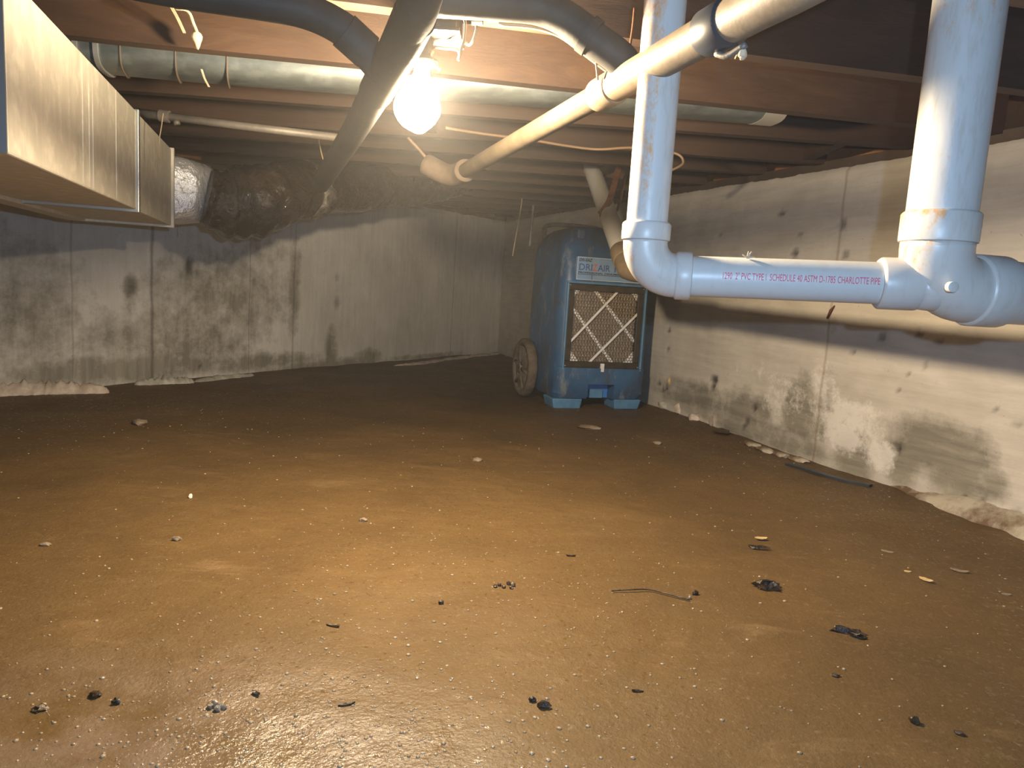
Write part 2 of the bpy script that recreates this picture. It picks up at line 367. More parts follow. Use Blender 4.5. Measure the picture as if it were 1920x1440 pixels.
# features, measured on each wall's own plane
def RU(x, y): q = onpl(x, y, RA, NR); return ((q - CORNER).dot(TR), q.z)
def LU(x, y): q = onpl(x, y, LA, NL); return ((q - END_L).dot(TL), q.z)
rb = []
for (k, x, y, ru, rv, s) in [('damp', 1300, 745, .3, .07, .9), ('damp', 1390, 790, .16, .12, 1), ('damp', 1425, 770, .06, .06, .9), ('damp', 1500, 780, .09, .13, 1), ('damp', 1545, 770, .05, .12, .8), ('damp', 1600, 860, .09, .08, 1),
        ('damp', 1740, 830, .12, .075, 1.1), ('damp', 1800, 880, .10, .10, 1.1), ('damp', 1690, 860, .08, .08, 1), ('damp', 1850, 905, .06, .05, 1), ('damp', 1480, 830, .25, .05, .9), ('damp', 1560, 610, .03, .03, .3),
        ('salt_bright', 1470, 745, .14, .09, .62), ('salt_bright', 1590, 800, .13, .09, .95), ('salt_bright', 1650, 855, .06, .05, 1), ('salt_bright', 1545, 740, .09, .12, .7), ('salt_bright', 1440, 700, .12, .06, .45), ('salt_bright', 1620, 780, .12, .06, .6), ('salt_bright', 1380, 700, .05, .07, .35),
        ('pit', 1338, 712, .022, .016, 1), ('pit', 1336, 724, .012, .014, 1), ('pit', 1414, 765, .012, .014, .9), ('pit', 1681, 841, .013, .012, .9), ('pit', 1254, 620, .012, .01, .9), ('pit', 1252, 655, .01, .01, .7),
        ('pit', 1235, 718, .012, .007, 1), ('pit', 1242, 730, .014, .007, 1), ('pit', 1248, 727, .01, .009, 1), ('pit', 1465, 400, .014, .008, .8), ('pit', 1490, 475, .016, .012, .8), ('pit', 1580, 420, .014, .014, .6), ('pit', 1584, 478, .012, .010, .6),
        ('pit', 1652, 632, .010, .009, .8), ('pit', 1600, 660, .009, .008, .6), ('pit', 1722, 625, .010, .008, .8), ('pit', 1805, 935, .008, .009, .9), ('pit', 1838, 939, .008, .008, .9), ('pit', 1905, 963, .012, .008, .9),
        ('pit', 1700, 700, .007, .007, .6), ('pit', 1735, 685, .007, .006, .6), ('pit', 1682, 732, .006, .006, .6), ('pit', 1865, 765, .006, .006, .6), ('pit', 1907, 795, .006, .006, .6), ('pit', 1500, 440, .01, .006, .5), ('pit', 1350, 440, .01, .006, .5),
        ('pit', 1760, 640, .008, .006, .6), ('pit', 1400, 790, .01, .01, .8), ('pit', 1395, 800, .008, .012, .8)]:
    u, v = RU(x, y); rb.append((k, u, v, ru, rv, s))
lb = []
for (k, x, y, ru, rv, s) in [('damp', 420, 560, .42, .22, .75), ('damp', 330, 640, .5, .16, .8), ('damp', 552, 540, .045, .24, .9), ('damp', 500, 480, .2, .12, .45), ('damp', 240, 690, .6, .07, 1), ('damp', 620, 660, .05, .14, 1), ('damp', 600, 690, .5, .05, 1),
        ('damp', 690, 672, .12, .06, 1), ('damp', 800, 668, .5, .02, .8), ('damp', 245, 535, .035, .06, .8), ('damp', 40, 600, .25, .3, .7), ('damp', 470, 680, .5, .05, .9), ('damp', 120, 620, .04, .3, .5), ('damp', 245, 610, .03, .2, .6),  # broad far-left blob paints the trunk duct's shadow; the others are damp
        ('salt_bright', 145, 480, .035, .25, .42), ('salt_bright', 640, 640, .12, .1, .5), ('salt_bright', 760, 640, .4, .05, .4), ('salt_bright', 720, 480, .8, .3, .36),  # last, widest salt blob brightens the wall towards the corner by colour
        ('pit', 355, 500, .018, .035, .9), ('pit', 245, 536, .03, .03, .45), ('pit', 632, 568, .02, .03, .5), ('pit', 632, 520, .015, .02, .35), ('pit', 375, 687, .01, .01, .7)]:
    u, v = LU(x, y); lb.append((k, u, v, ru, rv, s))
su = RU(1560, 560)[0]
M['conc_r'] = mat_concrete('right_wall_concrete', (.43, .395, .35), (.63, .59, .53), (.19, .175, .14), False, [(su, .010, .42, (.26, .17, .12))])
M['conc_l'] = mat_concrete('left_wall_concrete', (.58, .56, .52), (.82, .80, .76), (.22, .205, .17), True,
                           [(LU(285, 560)[0], .012, .6, (.07, .06, .045)), (LU(136, 560)[0], .008, .5, (.34, .31, .27)), (LU(552, 560)[0], .01, .3, (.1, .09, .07)), (LU(470, 500)[0], .006, .2, (.1, .09, .07)), (LU(850, 560)[0], .012, .25, (.10, .09, .08))])
wall('wall_right', CORNER, TR, NR, (END_R - CORNER).length, M['conc_r'], .014, rb)
wall('wall_left', END_L, TL, NL, (CORNER - END_L).length, M['conc_l'], .018, lb)
wall('wall_back', END_L, V((1, 0, 0)), V((0, 1, 0)), END_R.x - END_L.x, M['conc_l'], .12, [])

# deck, joists, sill plates and rim boards
def ceil_pt(x, y, dz): return (x, y, zj(y) + dz)
c = MB(); xa, xb, ya, yb = -5.3, 2.9, -2.9, 6.7
c.prism([ceil_pt(xa, ya, .235), ceil_pt(xb, ya, .235), ceil_pt(xb, yb, .235), ceil_pt(xa, yb, .235)], [ceil_pt(xa, ya, .26), ceil_pt(xb, ya, .26), ceil_pt(xb, yb, .26), ceil_pt(xa, yb, .26)])
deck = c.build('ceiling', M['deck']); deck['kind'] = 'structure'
def lx(y): return LA.x + (y - LA.y) * TL.x / TL.y          # x of the left wall at depth y
def rx(y): return RA.x + (y - RA.y) * TR.x / TR.y
JO = [(-2.3 + .41 * i, .2) for i in range(9)] + [(1.385, .205), (1.79, .172), (2.205, .05), (2.60, .045), (2.93, .04), (3.34, .04), (3.74, .03), (4.15, .03), (4.56, .03), (4.97, .02), (5.38, .02), (5.8, .02)]
for (y0, s) in JO:
    x1 = rx(y0) + .02; x0 = lx(y0 + s * lx(y0)) - .02; x1 = rx(y0 + s * x1) + .02
    a0, a1 = V((x0, y0 + s * x0, 0)), V((x1, y0 + s * x1, 0)); th = V((-s, 1, 0)).normalized() * .038
    mb = MB(); N = 10
    for i in range(N):
        p, q = a0.lerp(a1, i / N), a0.lerp(a1, (i + 1) / N)
        ws = [.004 * noise.noise(V((k * .9, y0 * 5, 0))) for k in (i, i + 1)]
        A_ = [V((p.x, p.y, zj(p.y) + ws[0])), V((p.x, p.y, zj(p.y) + .234)), V((p.x + th.x, p.y + th.y, zj(p.y) + .234)), V((p.x + th.x, p.y + th.y, zj(p.y) + ws[0]))]
        B_ = [V((q.x, q.y, zj(q.y) + ws[1])), V((q.x, q.y, zj(q.y) + .234)), V((q.x + th.x, q.y + th.y, zj(q.y) + .234)), V((q.x + th.x, q.y + th.y, zj(q.y) + ws[1]))]
        n0 = len(mb.v)
        if i == 0: mb.v += A_; mb.f.append((0, 1, 2, 3)); n0 = 4
        k = len(mb.v); mb.v += B_
        pr = k - 4
        for e in range(4): mb.f.append((pr + e, pr + (e + 1) % 4, k + (e + 1) % 4, k + e))
    mb.f.append(tuple(len(mb.v) - 4 + e for e in (3, 2, 1, 0)))
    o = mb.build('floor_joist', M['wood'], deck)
def blocking(x, ya_, yb_, h=.20):
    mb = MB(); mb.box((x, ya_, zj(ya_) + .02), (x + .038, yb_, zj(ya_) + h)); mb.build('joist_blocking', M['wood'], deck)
blocking(.98, 2.26, 2.64); blocking(-.35, 2.26, 2.58); blocking(.33, 2.98, 3.32, .15); blocking(.55, 2.98, 3.32, .15)
for nm, p0, t_, n_, L_ in (('trim_1', CORNER, TR, NR, (END_R - CORNER).length), ('trim_2', END_L, TL, NL, (CORNER - END_L).length)):
    mb = MB(); mb2 = MB(); N = 16
    for (m_, d0, d1, h0, h1) in ((mb, -.012, -.15, -.004, .032), (mb2, -.11, -.148, .034, .266)):
        for i in range(N):
            A = p0 + t_ * (L_ * i / N); B = p0 + t_ * (L_ * (i + 1) / N)
            def sec(q): return [V((q.x + n_.x * d0, q.y + n_.y * d0, zw(q.y) + h0)), V((q.x + n_.x * d0, q.y + n_.y * d0, zw(q.y) + h1)), V((q.x + n_.x * d1, q.y + n_.y * d1, zw(q.y) + h1)), V((q.x + n_.x * d1, q.y + n_.y * d1, zw(q.y) + h0))]
            m_.prism(sec(A), sec(B))
    s_ = mb.build(nm, M['sill']); s_['kind'] = 'structure'; mb2.build('rim_board', M['rim'], s_)

# ------------------------------------------------------------------ rectangular trunk duct (left)
A0 = G(15, 288, .70); B0 = G(323, 422, .70); dD = (B0 - A0).normalized(); nD = V((-dD.y, dD.x, 0))
if nD.x > 0: nD = -nD
td = empty('trunk_duct', (A0.x, A0.y, .70), 0, 'big rectangular galvanized sheet-metal trunk duct filling the upper left corner', 'duct')
zb, zt, WD = .70, .967, .325
def dpt(s, w_, z): q = A0 + dD * s + nD * w_; return V((q.x, q.y, z))
def dbox(s0, s1, w0, w1, z0, z1):
    return MB().prism([dpt(s0, w0, z0), dpt(s0, w1, z0), dpt(s0, w1, z1), dpt(s0, w0, z1)], [dpt(s1, w0, z0), dpt(s1, w1, z0), dpt(s1, w1, z1), dpt(s1, w0, z1)])
LD = (B0 - A0).length; sc = (G(278, 395, .70) - A0).dot(dD)
bevel(dbox(0, sc, 0, WD, zb, zt).build('duct_body', M['galv'], td), .004)
bevel(dbox(sc, LD, .002, WD, zb - .002, zt).build('duct_end_section', M['galv'], td), .003)
bevel(dbox(sc - .008, sc + .012, -.007, WD + .007, zb - .008, zt + .004).build('drive_cleat', M['galv_edge'], td), .002)
bevel(dbox(LD - .012, LD + .008, -.007, WD + .007, zb - .010, zt + .004).build('drive_cleat', M['galv'], td), .002)
for s_ in (.42, .47, .50, .72, .95):
    MB().tube([dpt(s_, -.0005, zb + .004), dpt(s_ + .002, -.0005, zt - .004)], .0016, 6).build('sheet_crease', M['galv'], td, True)
dbox(-.004, .0, .0, WD, zb, zt).build('duct_end_plate', M['galv_edge'], td)
# flange along the bottom back edge
bevel(dbox(.35, LD - .02, WD - .05, WD + .012, zb - .012, zb).build('bottom_flange', M['galv'], td), .002)

# ------------------------------------------------------------------ branch duct between joists
bd = empty('branch_duct', P(300, 118, 1.78), 0, 'long dull silver branch duct running under the joists behind the light bulb', 'duct')
def oval(t):
    c_, s_ = math.cos(t), math.sin(t); k = 1 / (abs(c_) ** 3.2 + abs(s_) ** 3.2) ** (1 / 3.2); return (c_ * k * 1.15, s_ * k)
def jl(x): return 1.79 + .172 * x + .038
pts = []
for (x, zb_) in [(-1.02, .985), (-.7, .990), (-.35, 1.0), (0, 1.012), (.35, 1.021), (.66, 1.03)]:
    pts.append(V((x, jl(x) + .085, zb_ + .055)))
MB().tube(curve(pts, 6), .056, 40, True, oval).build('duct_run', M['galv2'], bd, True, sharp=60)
mb = MB(); mb.tube([pts[0] + V((.03, .005, 0)), pts[0] + V((.04, .007, 0))], .0605, 40, True, oval); mb.build('crimp_collar', M['galv_edge'], bd, True, sharp=60)
mb = MB(); mb.tube([pts[0] + V((-.012, -.002, 0)), pts[0] + V((-.002, 0, 0))], .0605, 40, True, oval); mb.build('crimp_collar', M['galv_edge'], bd, True, sharp=60)
mb = MB(); mb.tube([pts[-1] + V((-.05, -.009, -.001)), pts[-1] + V((.008, .0014, 0))], .0575, 40, True, oval); mb.build('end_cap', M['galv_edge'], bd, True, sharp=60)
e0 = pts[0] + V((-.01, 0, 0))
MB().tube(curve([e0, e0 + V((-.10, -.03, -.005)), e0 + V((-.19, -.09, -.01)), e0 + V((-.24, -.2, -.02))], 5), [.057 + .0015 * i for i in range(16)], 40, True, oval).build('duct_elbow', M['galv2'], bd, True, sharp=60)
for k, off in enumerate(((-.085, -.023, -.004), (-.16, -.065, -.008))):
    q = e0 + V(off); d_ = V((-.012, -.006, 0)); MB().tube([q, q + d_], .064 + .003 * k, 40, True, oval).build('elbow_seam', M['galv_edge'], bd, True, sharp=60)
for dx in (.075, .19, .30):
    q = V((-1.02 + dx, jl(-1.02 + dx) + .085, .985 + .054)); MB().tube([q, q + V((.003, .001, 0))], .0580, 40, True, oval).build('hanger_wire', M['far_brown'], bd, True)

# ------------------------------------------------------------------ foil boot and flexible duct
fd = empty('flexible_duct', P(350, 358, 2.85), 0, 'sagging dark shiny flexible duct with a silver foil boot against the left wall', 'duct')
b0 = P(316, 358, 2.72); b1 = P(352, 358, 2.86)
dirb = (P(388, 362, 2.98) - b0).normalized()
mb = MB()
for (p, hh) in ((P(322, 357, 2.74), .118), (P(328, 357, 2.745), .121), (P(352, 358, 2.77), .116), (P(380, 361, 2.80), .108), (P(392, 363, 2.81), .085)):
    for k in range(24):
        a = 2 * math.pi * k / 24; c_, s_ = math.cos(a), math.sin(a); q = 1 / (abs(c_) ** 5 + abs(s_) ** 5) ** .2
        wob = 1 + .04 * noise.noise(V((k * 1.7, p.x * 30, 0)))
        mb.v.append(p + V((.15, .98, 0)) * (c_ * q * .085) + V((0, 0, s_ * q * hh * wob)))
for j in range(4):
    for k in range(24): mb.f.append((j * 24 + k, j * 24 + (k + 1) % 24, (j + 1) * 24 + (k + 1) % 24, (j + 1) * 24 + k))
mb.f += [tuple(range(24)), tuple(range(96, 120))[::-1]]
mb.build('foil_boot', M['foil'], fd, True, sharp=50)
pp = curve([P(386, 366, 2.80), P(425, 378, 2.84), P(490, 374, 2.93), P(560, 356, 3.12), P(640, 356, 3.45), P(730, 350, 3.85), P(820, 342, 4.3), P(900, 330, 4.75), P(960, 345, 5.15)], 12)
mb = MB(); mb.tube(pp, .128, 48)
cx = len(pp)
for i in range(cx):
    for k in range(48):
        v = mb.v[i * 48 + k]; c0 = pp[i]; d = v - c0; f = i / (cx - 1)
        rr = [.80, 1.06, 1.04, .90, .82, .84, .84, .8, .8, .8]; g = f * 8; a_ = rr[min(8, int(g))]; b2 = rr[min(9, int(g) + 1)]; s_ = a_ + (b2 - a_) * (g - int(g))
        s_ *= 1 + .10 * noise.noise(v * 6) + .07 * noise.noise(v * 14) + .05 * math.sin(i * 1.25)
        mb.v[i * 48 + k] = c0 + d * s_
mb.build('film_jacket', M['film'], fd, True)
i0 = int(cx * .40)
mb = MB(); seg = [p + V((0, -.01, 0)) for p in pp[i0 - 1:i0 + 3]]
mb.tube([p + V((0, 0, -.004)) for p in seg], .131, 48)
for i in range(len(mb.v)): mb.v[i] += (mb.v[i] - seg[min(3, i // 48)]) * (.16 * noise.noise(mb.v[i] * 26) - .10)
mb.build('tape_band', M['tape'], fd, True)

# ------------------------------------------------------------------ white drain pipes (right)
dp = empty('white_drain_pipe', P(1215, 520, 1.09), 0, 'white plastic drain pipes, two uprights joined by a level run with red printing', 'pipe')
def stain_attr(o, fn):
    m = o.data; at = m.attributes.new('stain', 'FLOAT', 'POINT'); off = origin(o)
    at.data.foreach_set('value', [fn(v.co + off) for v in m.vertices]); return o
YA = 1.085
top = P(1248, -60, YA); topz = zj(1.2) + .18; bot = P(1217, 425, YA)
bot = V((top.x * .5 + bot.x * .5, YA, bot.z)); xA = bot.x
up = MB().tube([V((xA, YA, bot.z - .02 + (topz - bot.z) * i / 24)) for i in range(25)], .0300, 40).build('upright_pipe', M['pvc'], dp, True, sharp=50)
def stA(p):
    if p.z > .92: return .62 if p.x < xA - .002 else .1
    return (.56 if p.z > .70 else .4) if p.x < xA - .001 and p.z > .66 else 0.02
stain_attr(up, stA)
zh = P(1330, 521, 1.10).z
hx0 = P(1312, 520, 1.10)
def hub(name, a, b, r, mat, parent, lip=.0025):
    a, b = V(a), V(b); L_ = (b - a).length; d = (b - a) / L_
    return MB().tube([a, a + d * .002, a + d * .0035, b - d * .004, b - d * .001, b], [r - .002, r, r + lip * .3, r + lip * .3, r, r - .003], 40).build(name, mat, parent, True, sharp=40)
hub_b = P(1217, 452, YA).z
hz = bot.z
hub('elbow_hub', (xA, YA, hz + .006), (xA, YA, hub_b), .0350, M['pvc_c'], dp)
R_ = hub_b - zh - .001
arc = [V((xA, YA, hub_b))]
cz = zh; cxx = xA
arc += [V((xA + R_ - R_ * math.cos(a), YA + .004 * a, zh + R_ - R_ * math.sin(a))) for a in [math.pi / 2 * i / 12 for i in range(13)]]
arc += [V((xA + R_ + .004, YA + .007, zh))]
stain_attr(MB().tube(arc, .0325, 40).build('elbow', M['pvc_c'], dp, True), lambda p: .5 if p.x < xA - .015 else 0)
h0 = V((xA + R_ + .002, YA + .006, zh)); hdir = (P(1700, 533, 1.035) - h0).normalized()
hub('elbow_hub', h0, h0 + hdir * .024, .0350, M['pvc_c'], dp)
h1 = P(1648, 532, 1.045)
h1 = h0 + hdir * (h1 - h0).dot(hdir)
hp = MB().tube([h0.lerp(h1, i / 10) for i in range(11)], .0298, 40).build('level_pipe', M['pvc_b'], dp, True, sharp=50)
# big upright and sweep
YB = 1.02; xB = P(1772, 400, YB).x * .6 + P(1806, 20, YB).x * .4
zB = P(1770, 402, YB).z
ub = MB().tube([V((xB, YB, zB - .02 + (topz - zB) * i / 20)) for i in range(21)], .0445, 48).build('upright_pipe', M['pvc'], dp, True, sharp=50)
tag(ub, 'thicker upright pipe')
stain_attr(ub, lambda p: (.40 if p.z > .90 else (.24 if p.x < xB - .01 and p.z < .82 else .0)))
zC = P(1770, 457, YB).z
stain_attr(hub('sweep_hub', (xB, YB, zB + .002), (xB, YB, zC), .0490, M['pvc_c'], dp), lambda p: .75 if p.x < xB - .02 and p.z > zB - .03 else .05)
hr = P(1845, 546, 1.04); zh2 = hr.z; R2 = zC - zh2 - .001
arc = [V((xB, YB, zC))]
arc += [V((xB + R2 - R2 * math.cos(a), YB + .02 * math.sin(a / 2), zh2 + R2 - R2 * math.sin(a))) for a in [math.pi / 2 * i / 12 for i in range(13)]]
r0 = arc[-1].copy(); rd = (P(1990, 556, 1.06) - r0).normalized()
arc.append(r0 + rd * .01)
stain_attr(MB().tube(arc, .0465, 48).build('sweep_elbow', M['pvc_c'], dp, True), lambda p: .5 if p.x < xB - .025 else .12)
r1 = P(1855, 546, 1.045); r1 = r0 + rd * max(.012, (r1 - r0).dot(rd))
hub('sweep_hub', r0, r1 + rd * .012, .0500, M['pvc_c'], dp)
MB().tube([r1, r1 + rd * 1.2], .0445, 48).build('outgoing_pipe', M['pvc_b'], dp, True, sharp=50)
# two inch inlet hub and taper into the sweep
i1 = h0 + hdir * ((P(1662, 532, 1.04) - h0).dot(hdir)); i2 = h0 + hdir * ((P(1722, 534, 1.03) - h0).dot(hdir))
hub('inlet_hub', i1 - hdir * .012, i2, .0360, M['pvc_g'], dp)
MB().tube([i2 - hdir * .006, i2 + hdir * .02, V((xB + .012, YB + .006, zh2 + .006))], [.034, .037, .036], 40).build('inlet_taper', M['pvc_g'], dp, True)
bp = P(1760, 537, .98)
q = V((xB + .002, YB, bp.z)); MB().tube([q + V((0, -.040, 0)), q + V((0, -.0485, 0)), q + V((0, -.0495, 0))], [.0075, .0072, .005], 20).build('moulded_boss', M['pvc_c'], dp, True, sharp=40)
# printing wrapped on the pipes
def text_mesh(body, size, shear=0, bold=0):
    c_ = bpy.data.curves.new('print', 'FONT'); c_.body = body; c_.size = size; c_.shear = shear; c_.offset = bold; c_.resolution_u = 3
    o = bpy.data.objects.new('print', c_); col.objects.link(o); bpy.context.view_layer.update()
    m = bpy.data.meshes.new_from_object(o.evaluated_get(bpy.context.evaluated_depsgraph_get()))
    bpy.data.objects.remove(o); vs = [v.co.copy() for v in m.vertices]; fs = [tuple(p.vertices) for p in m.polygons]
    bpy.data.meshes.remove(m); return vs, fs
def wrap_print(name, body, start, d, r, ang0, size, width, mat, parent, shear=0):
    vs, fs = text_mesh(body, size, shear, .0)
    wx = max(v.x for v in vs); sx = width / wx
    # triangles are long: cut them across the height by simple wrapping of every vertex
    side = d.cross(V((0, 0, 1))).normalized()       # towards the camera
    if side.y > 0: side = -side
    upv = V((0, 0, 1)) - d * d.z; upv.normalize(); out = []
    for v in vs:
        a = ang0 + v.y / r
        out.append(start + d * (v.x * sx) + (side * math.cos(a) + upv * math.sin(a)) * (r + .0006))
    return mesh(name, out, fs, mat, parent)
L1 = (h1 - h0).length
ts = h0 + hdir * (P(1352, 520, 1.06) - h0).dot(hdir); te = h0 + hdir * (P(1647, 533, 1.02) - h0).dot(hdir)
tag(wrap_print('pipe_printing', '1290  2" PVC TYPE I  SCHEDULE 40 ASTM D-1785 CHARLOTTE PIPE', ts, hdir, .0298, -.10, .0135, (te - ts).length, M['red_ink'], dp), 'red printed lettering')
ts = r0 + rd * ((P(1868, 546, 1.0) - r0).dot(rd))
wrap_print('pipe_printing', '3"  -  PVC', ts, rd, .0445, -.02, .013, .09, M['blue_ink'], dp)

# ------------------------------------------------------------------ grey-white drop pipe behind, with strap
sp = empty('drop_pipe', P(1168, 492, 2.0), 0, 'slanting off-white pipe dropping from the joists behind the left white upright', 'pipe')
a_, b_2 = P(1102, 294, 3.45), P(1170, 486, 2.72)
MB().tube([a_ + (a_ - b_2) * .12, b_2], .0375, 28).build('pipe', M['pvc_g'], sp, True, sharp=50)
d_ = (b_2 - a_).normalized(); e1 = P(1180, 507, 2.66); e2 = P(1240, 517, 2.52)
MB().tube(curve([b_2 - d_ * .02, b_2 + d_ * .03, e1, e1.lerp(e2, .5), e2], 6), [.0385] * 12 + [.036] * 13, 28).build('elbow', M['tan_pipe'], sp, True)
hub('elbow_hub', b_2 - d_ * .06, b_2 + d_ * .012, .0425, M['tan_pipe2'], sp)
MB().tube([e2, P(1420, 524, 2.0), P(1605, 530, 1.66), P(1720, 538, 1.5)], .032, 24).build('pipe', M['tan_pipe'], sp, True)
sh = empty('pipe_hanger', P(1145, 365, 3.0), 0, 'rusty brown metal strap hanging from a joist around the slanting off-white pipe', 'pipe hanger')
def ribbon(pts, wd, th, side=V((1, 0, 0))):
    mb = MB(); n = len(pts); pts = [V(p) for p in pts]
    for i, p in enumerate(pts):
        T = (pts[min(i + 1, n - 1)] - pts[max(i - 1, 0)]).normalized(); s_ = (side - T * side.dot(T)).normalized(); u_ = T.cross(s_)
        mb.v += [p + s_ * wd / 2 + u_ * th / 2, p - s_ * wd / 2 + u_ * th / 2, p - s_ * wd / 2 - u_ * th / 2, p + s_ * wd / 2 - u_ * th / 2]
    for i in range(n - 1):
        for e in range(4): mb.f.append((i * 4 + e, i * 4 + (e + 1) % 4, i * 4 + 4 + (e + 1) % 4, i * 4 + 4 + e))
    mb.f += [(0, 1, 2, 3), tuple((n - 1) * 4 + e for e in (3, 2, 1, 0))]
    return mb
yS = 2.36
ribbon(curve([P(1167, 287, 3.2), P(1158, 322, 3.12), P(1146, 366, 3.02), P(1138, 384, 2.98), P(1125, 402, 2.97)], 6), .024, .002).build('strap', M['rust'], sh)
ribbon(curve([P(1172, 330, 3.25), P(1168, 350, 3.2), P(1160, 385, 3.14), P(1151, 405, 3.1)], 6), .012, .002).build('strap', M['rust'], sh)
ribbon(curve([P(1125, 402, 2.97), P(1133, 412, 3.02), P(1147, 408, 3.08), P(1151, 400, 3.12)], 6), .016, .002, V((0, 0, 1))).build('loop', M['rust'], sh)
MB().tube([P(1166, 290, 3.19), P(1166, 290, 3.175)], .008, 12).build('screw_head', M['iron'], sh, True)

# ------------------------------------------------------------------ tan pipe with black branch (top right)
tp = empty('tan_waste_pipe', P(1240, 111, .99), 0, 'dusty tan waste pipe slanting in front of the left white upright, with a black branch', 'pipe')
ZB = .872
def at_z(x, y, z=ZB): return G(x, y, z)
p_far = at_z(868, 322, .868); p_c = at_z(1150, 164); p_n = at_z(1330, 62); p_e = at_z(1480, -22)
MB().tube([p_c, p_c.lerp(p_far, .5), p_far], .0205, 32).build('far_pipe', M['tan_darkened'], tp, True, sharp=50)
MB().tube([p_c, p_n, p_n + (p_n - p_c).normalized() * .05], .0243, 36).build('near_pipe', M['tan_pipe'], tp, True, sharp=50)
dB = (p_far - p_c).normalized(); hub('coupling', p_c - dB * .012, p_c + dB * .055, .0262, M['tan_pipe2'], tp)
dN = (p_e - p_n).normalized()
MB().tube([p_n - dN * .006, p_n, p_n + dN * .045, p_n + dN * .05], [.0255, .029, .029, .026], 36).build('rubber_coupling', M['abs_blue'], tp, True, sharp=40)
MB().tube([p_n + dN * .03, p_n + dN * .055, p_n + dN * .10, p_e, p_e + dN * .1], [.025, .026, .0262, .0275, .0275], 36).build('end_fitting', M['tan_pipe2'], tp, True, sharp=50)
MB().tube(curve([p_n + dN * .02 + V((0, 0, -.03)), p_n + dN * .035 + V((.006, 0, -.036)), p_n + dN * .06 + V((.012, 0, -.03))], 4), .004, 8).build('clamp_screw', M['iron'], tp, True)
wye = P(1172, 122, 1.17)
br = curve([p_c + V((0, 0, .0)), wye, P(1108, 70, 1.16), P(1055, 32, 1.16), P(1005, 13, 1.16), P(935, 6, 1.15), P(815, -2, 1.13)], 8)
MB().tube(br, .0252, 32).build('branch_pipe', M['abs'], tp, True)
for (x0, y0, x1, y1) in ((1112, 73, 1098, 62), (905, 8, 884, 8)):
    a2, b2_ = P(x0, y0, 1.16), P(x1, y1, 1.16); MB().tube([a2, b2_], .0290, 32).build('branch_hub', M['abs'], tp, True, sharp=40)
farh = p_far + (p_far - p_c).normalized() * .0
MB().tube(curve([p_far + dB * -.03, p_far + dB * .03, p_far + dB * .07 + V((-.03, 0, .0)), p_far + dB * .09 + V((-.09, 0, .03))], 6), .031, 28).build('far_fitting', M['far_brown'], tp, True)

# black pipe pair (top left of the bulb)
bk = empty('black_waste_pipe', P(735, 130, 1.2), 0, 'black waste pipe crossing just left of the lit bulb, joined by a black side pipe', 'pipe')
cpts = [P(800, -70, .86), P(787, 0, .93), P(765, 60, 1.02), P(727, 130, 1.16), P(690, 200, 1.38), P(650, 268, 1.68), P(600, 345, 2.1)]
MB().tube(curve(cpts, 6), [.0262] * 37, 36).build('main_pipe', M['abs'], bk, True)
MB().tube(curve([P(778, 30, .98), P(745, 98, 1.085), P(705, 172, 1.28)], 4), .0285, 36).build('wye_fitting', M['abs'], bk, True, sharp=50)
MB().tube(curve([P(240, -38, 1.04), P(333, -20, 1.06), P(500, 6, 1.1), P(575, 22, 1.12), P(632, 48, 1.13), P(672, 80, 1.14), P(722, 138, 1.17)], 8), .0245, 32).build('side_pipe', M['abs'], bk, True)
a2, b2_ = P(645, 57, 1.13), P(690, 98, 1.15); MB().tube([a2, b2_], .0270, 32).build('side_hub', M['abs'], bk, True, sharp=40)

# ------------------------------------------------------------------ light fixture
YL = 1.335
bx = P(778, 180, YL); cxL, cyL = bx.x, bx.y
zjL = zj(YL)
lf = empty('ceiling_light', (cxL, cyL, zjL), 0, 'bare lit light bulb in a socket under a dark ceiling box', 'light')
bz0 = P(775, 248, YL).z; 
prof = [(0, 0.0), (.10, .55), (.25, .83), (.42, .985), (.5, 1.0), (.62, .975), (.74, .88), (.88, .70), (1.02, .50), (1.18, .365), (1.34, .31), (1.46, .295)]
rB = .0415
mb = MB(); S = 64
prof = [(p.x, max(p.y, 0)) for p in curve([V((0, 0, 0)), V((.03, .33, 0))] + [V((h, r, 0)) for h, r in prof[1:]], 5)]
pz = [(bz0 + h * 2 * rB, r * rB) for h, r in prof]
mb.tube([V((cxL + .012 * i / (len(pz) - 1), cyL, z)) for i, (z, r) in enumerate(pz)], [max(r, .002) for z, r in pz], S)
bulb = mb.build('light_bulb', M['bulb'], lf, True); tag(bulb, 'glowing pear-shaped bulb')
zs = pz[-1][0]; cx2 = cxL + .012
MB().tube([V((cx2, cyL, z)) for z in (zs - .006, zs - .001, zs + .003, zs + .012, zs + .045)], [.0235, .0265, .0260, .0175, .0165], 28).build('socket', M['box'], lf, True, sharp=40)
zbx = zs + .045
bevel(MB().box((cx2 - .035, cyL - .045, zbx), (cx2 + .062, cyL + .045, zjL - .001)).build('junction_box', M['box'], lf), .003)
bevel(MB().box((cx2 - .038, cyL - .049, zbx - .006), (cx2 + .067, cyL + .049, zbx)).build('box_cover', M['box'], lf), .001)
for (px, py, qx, qy) in ((1, 1, 1, 1),):
    MB().tube([V((cx2 + .05, cyL - .045, zbx + .04)), V((cx2 + .05, cyL - .05, zbx + .04))], .004, 10).build('screw', M['brass'], lf, True)

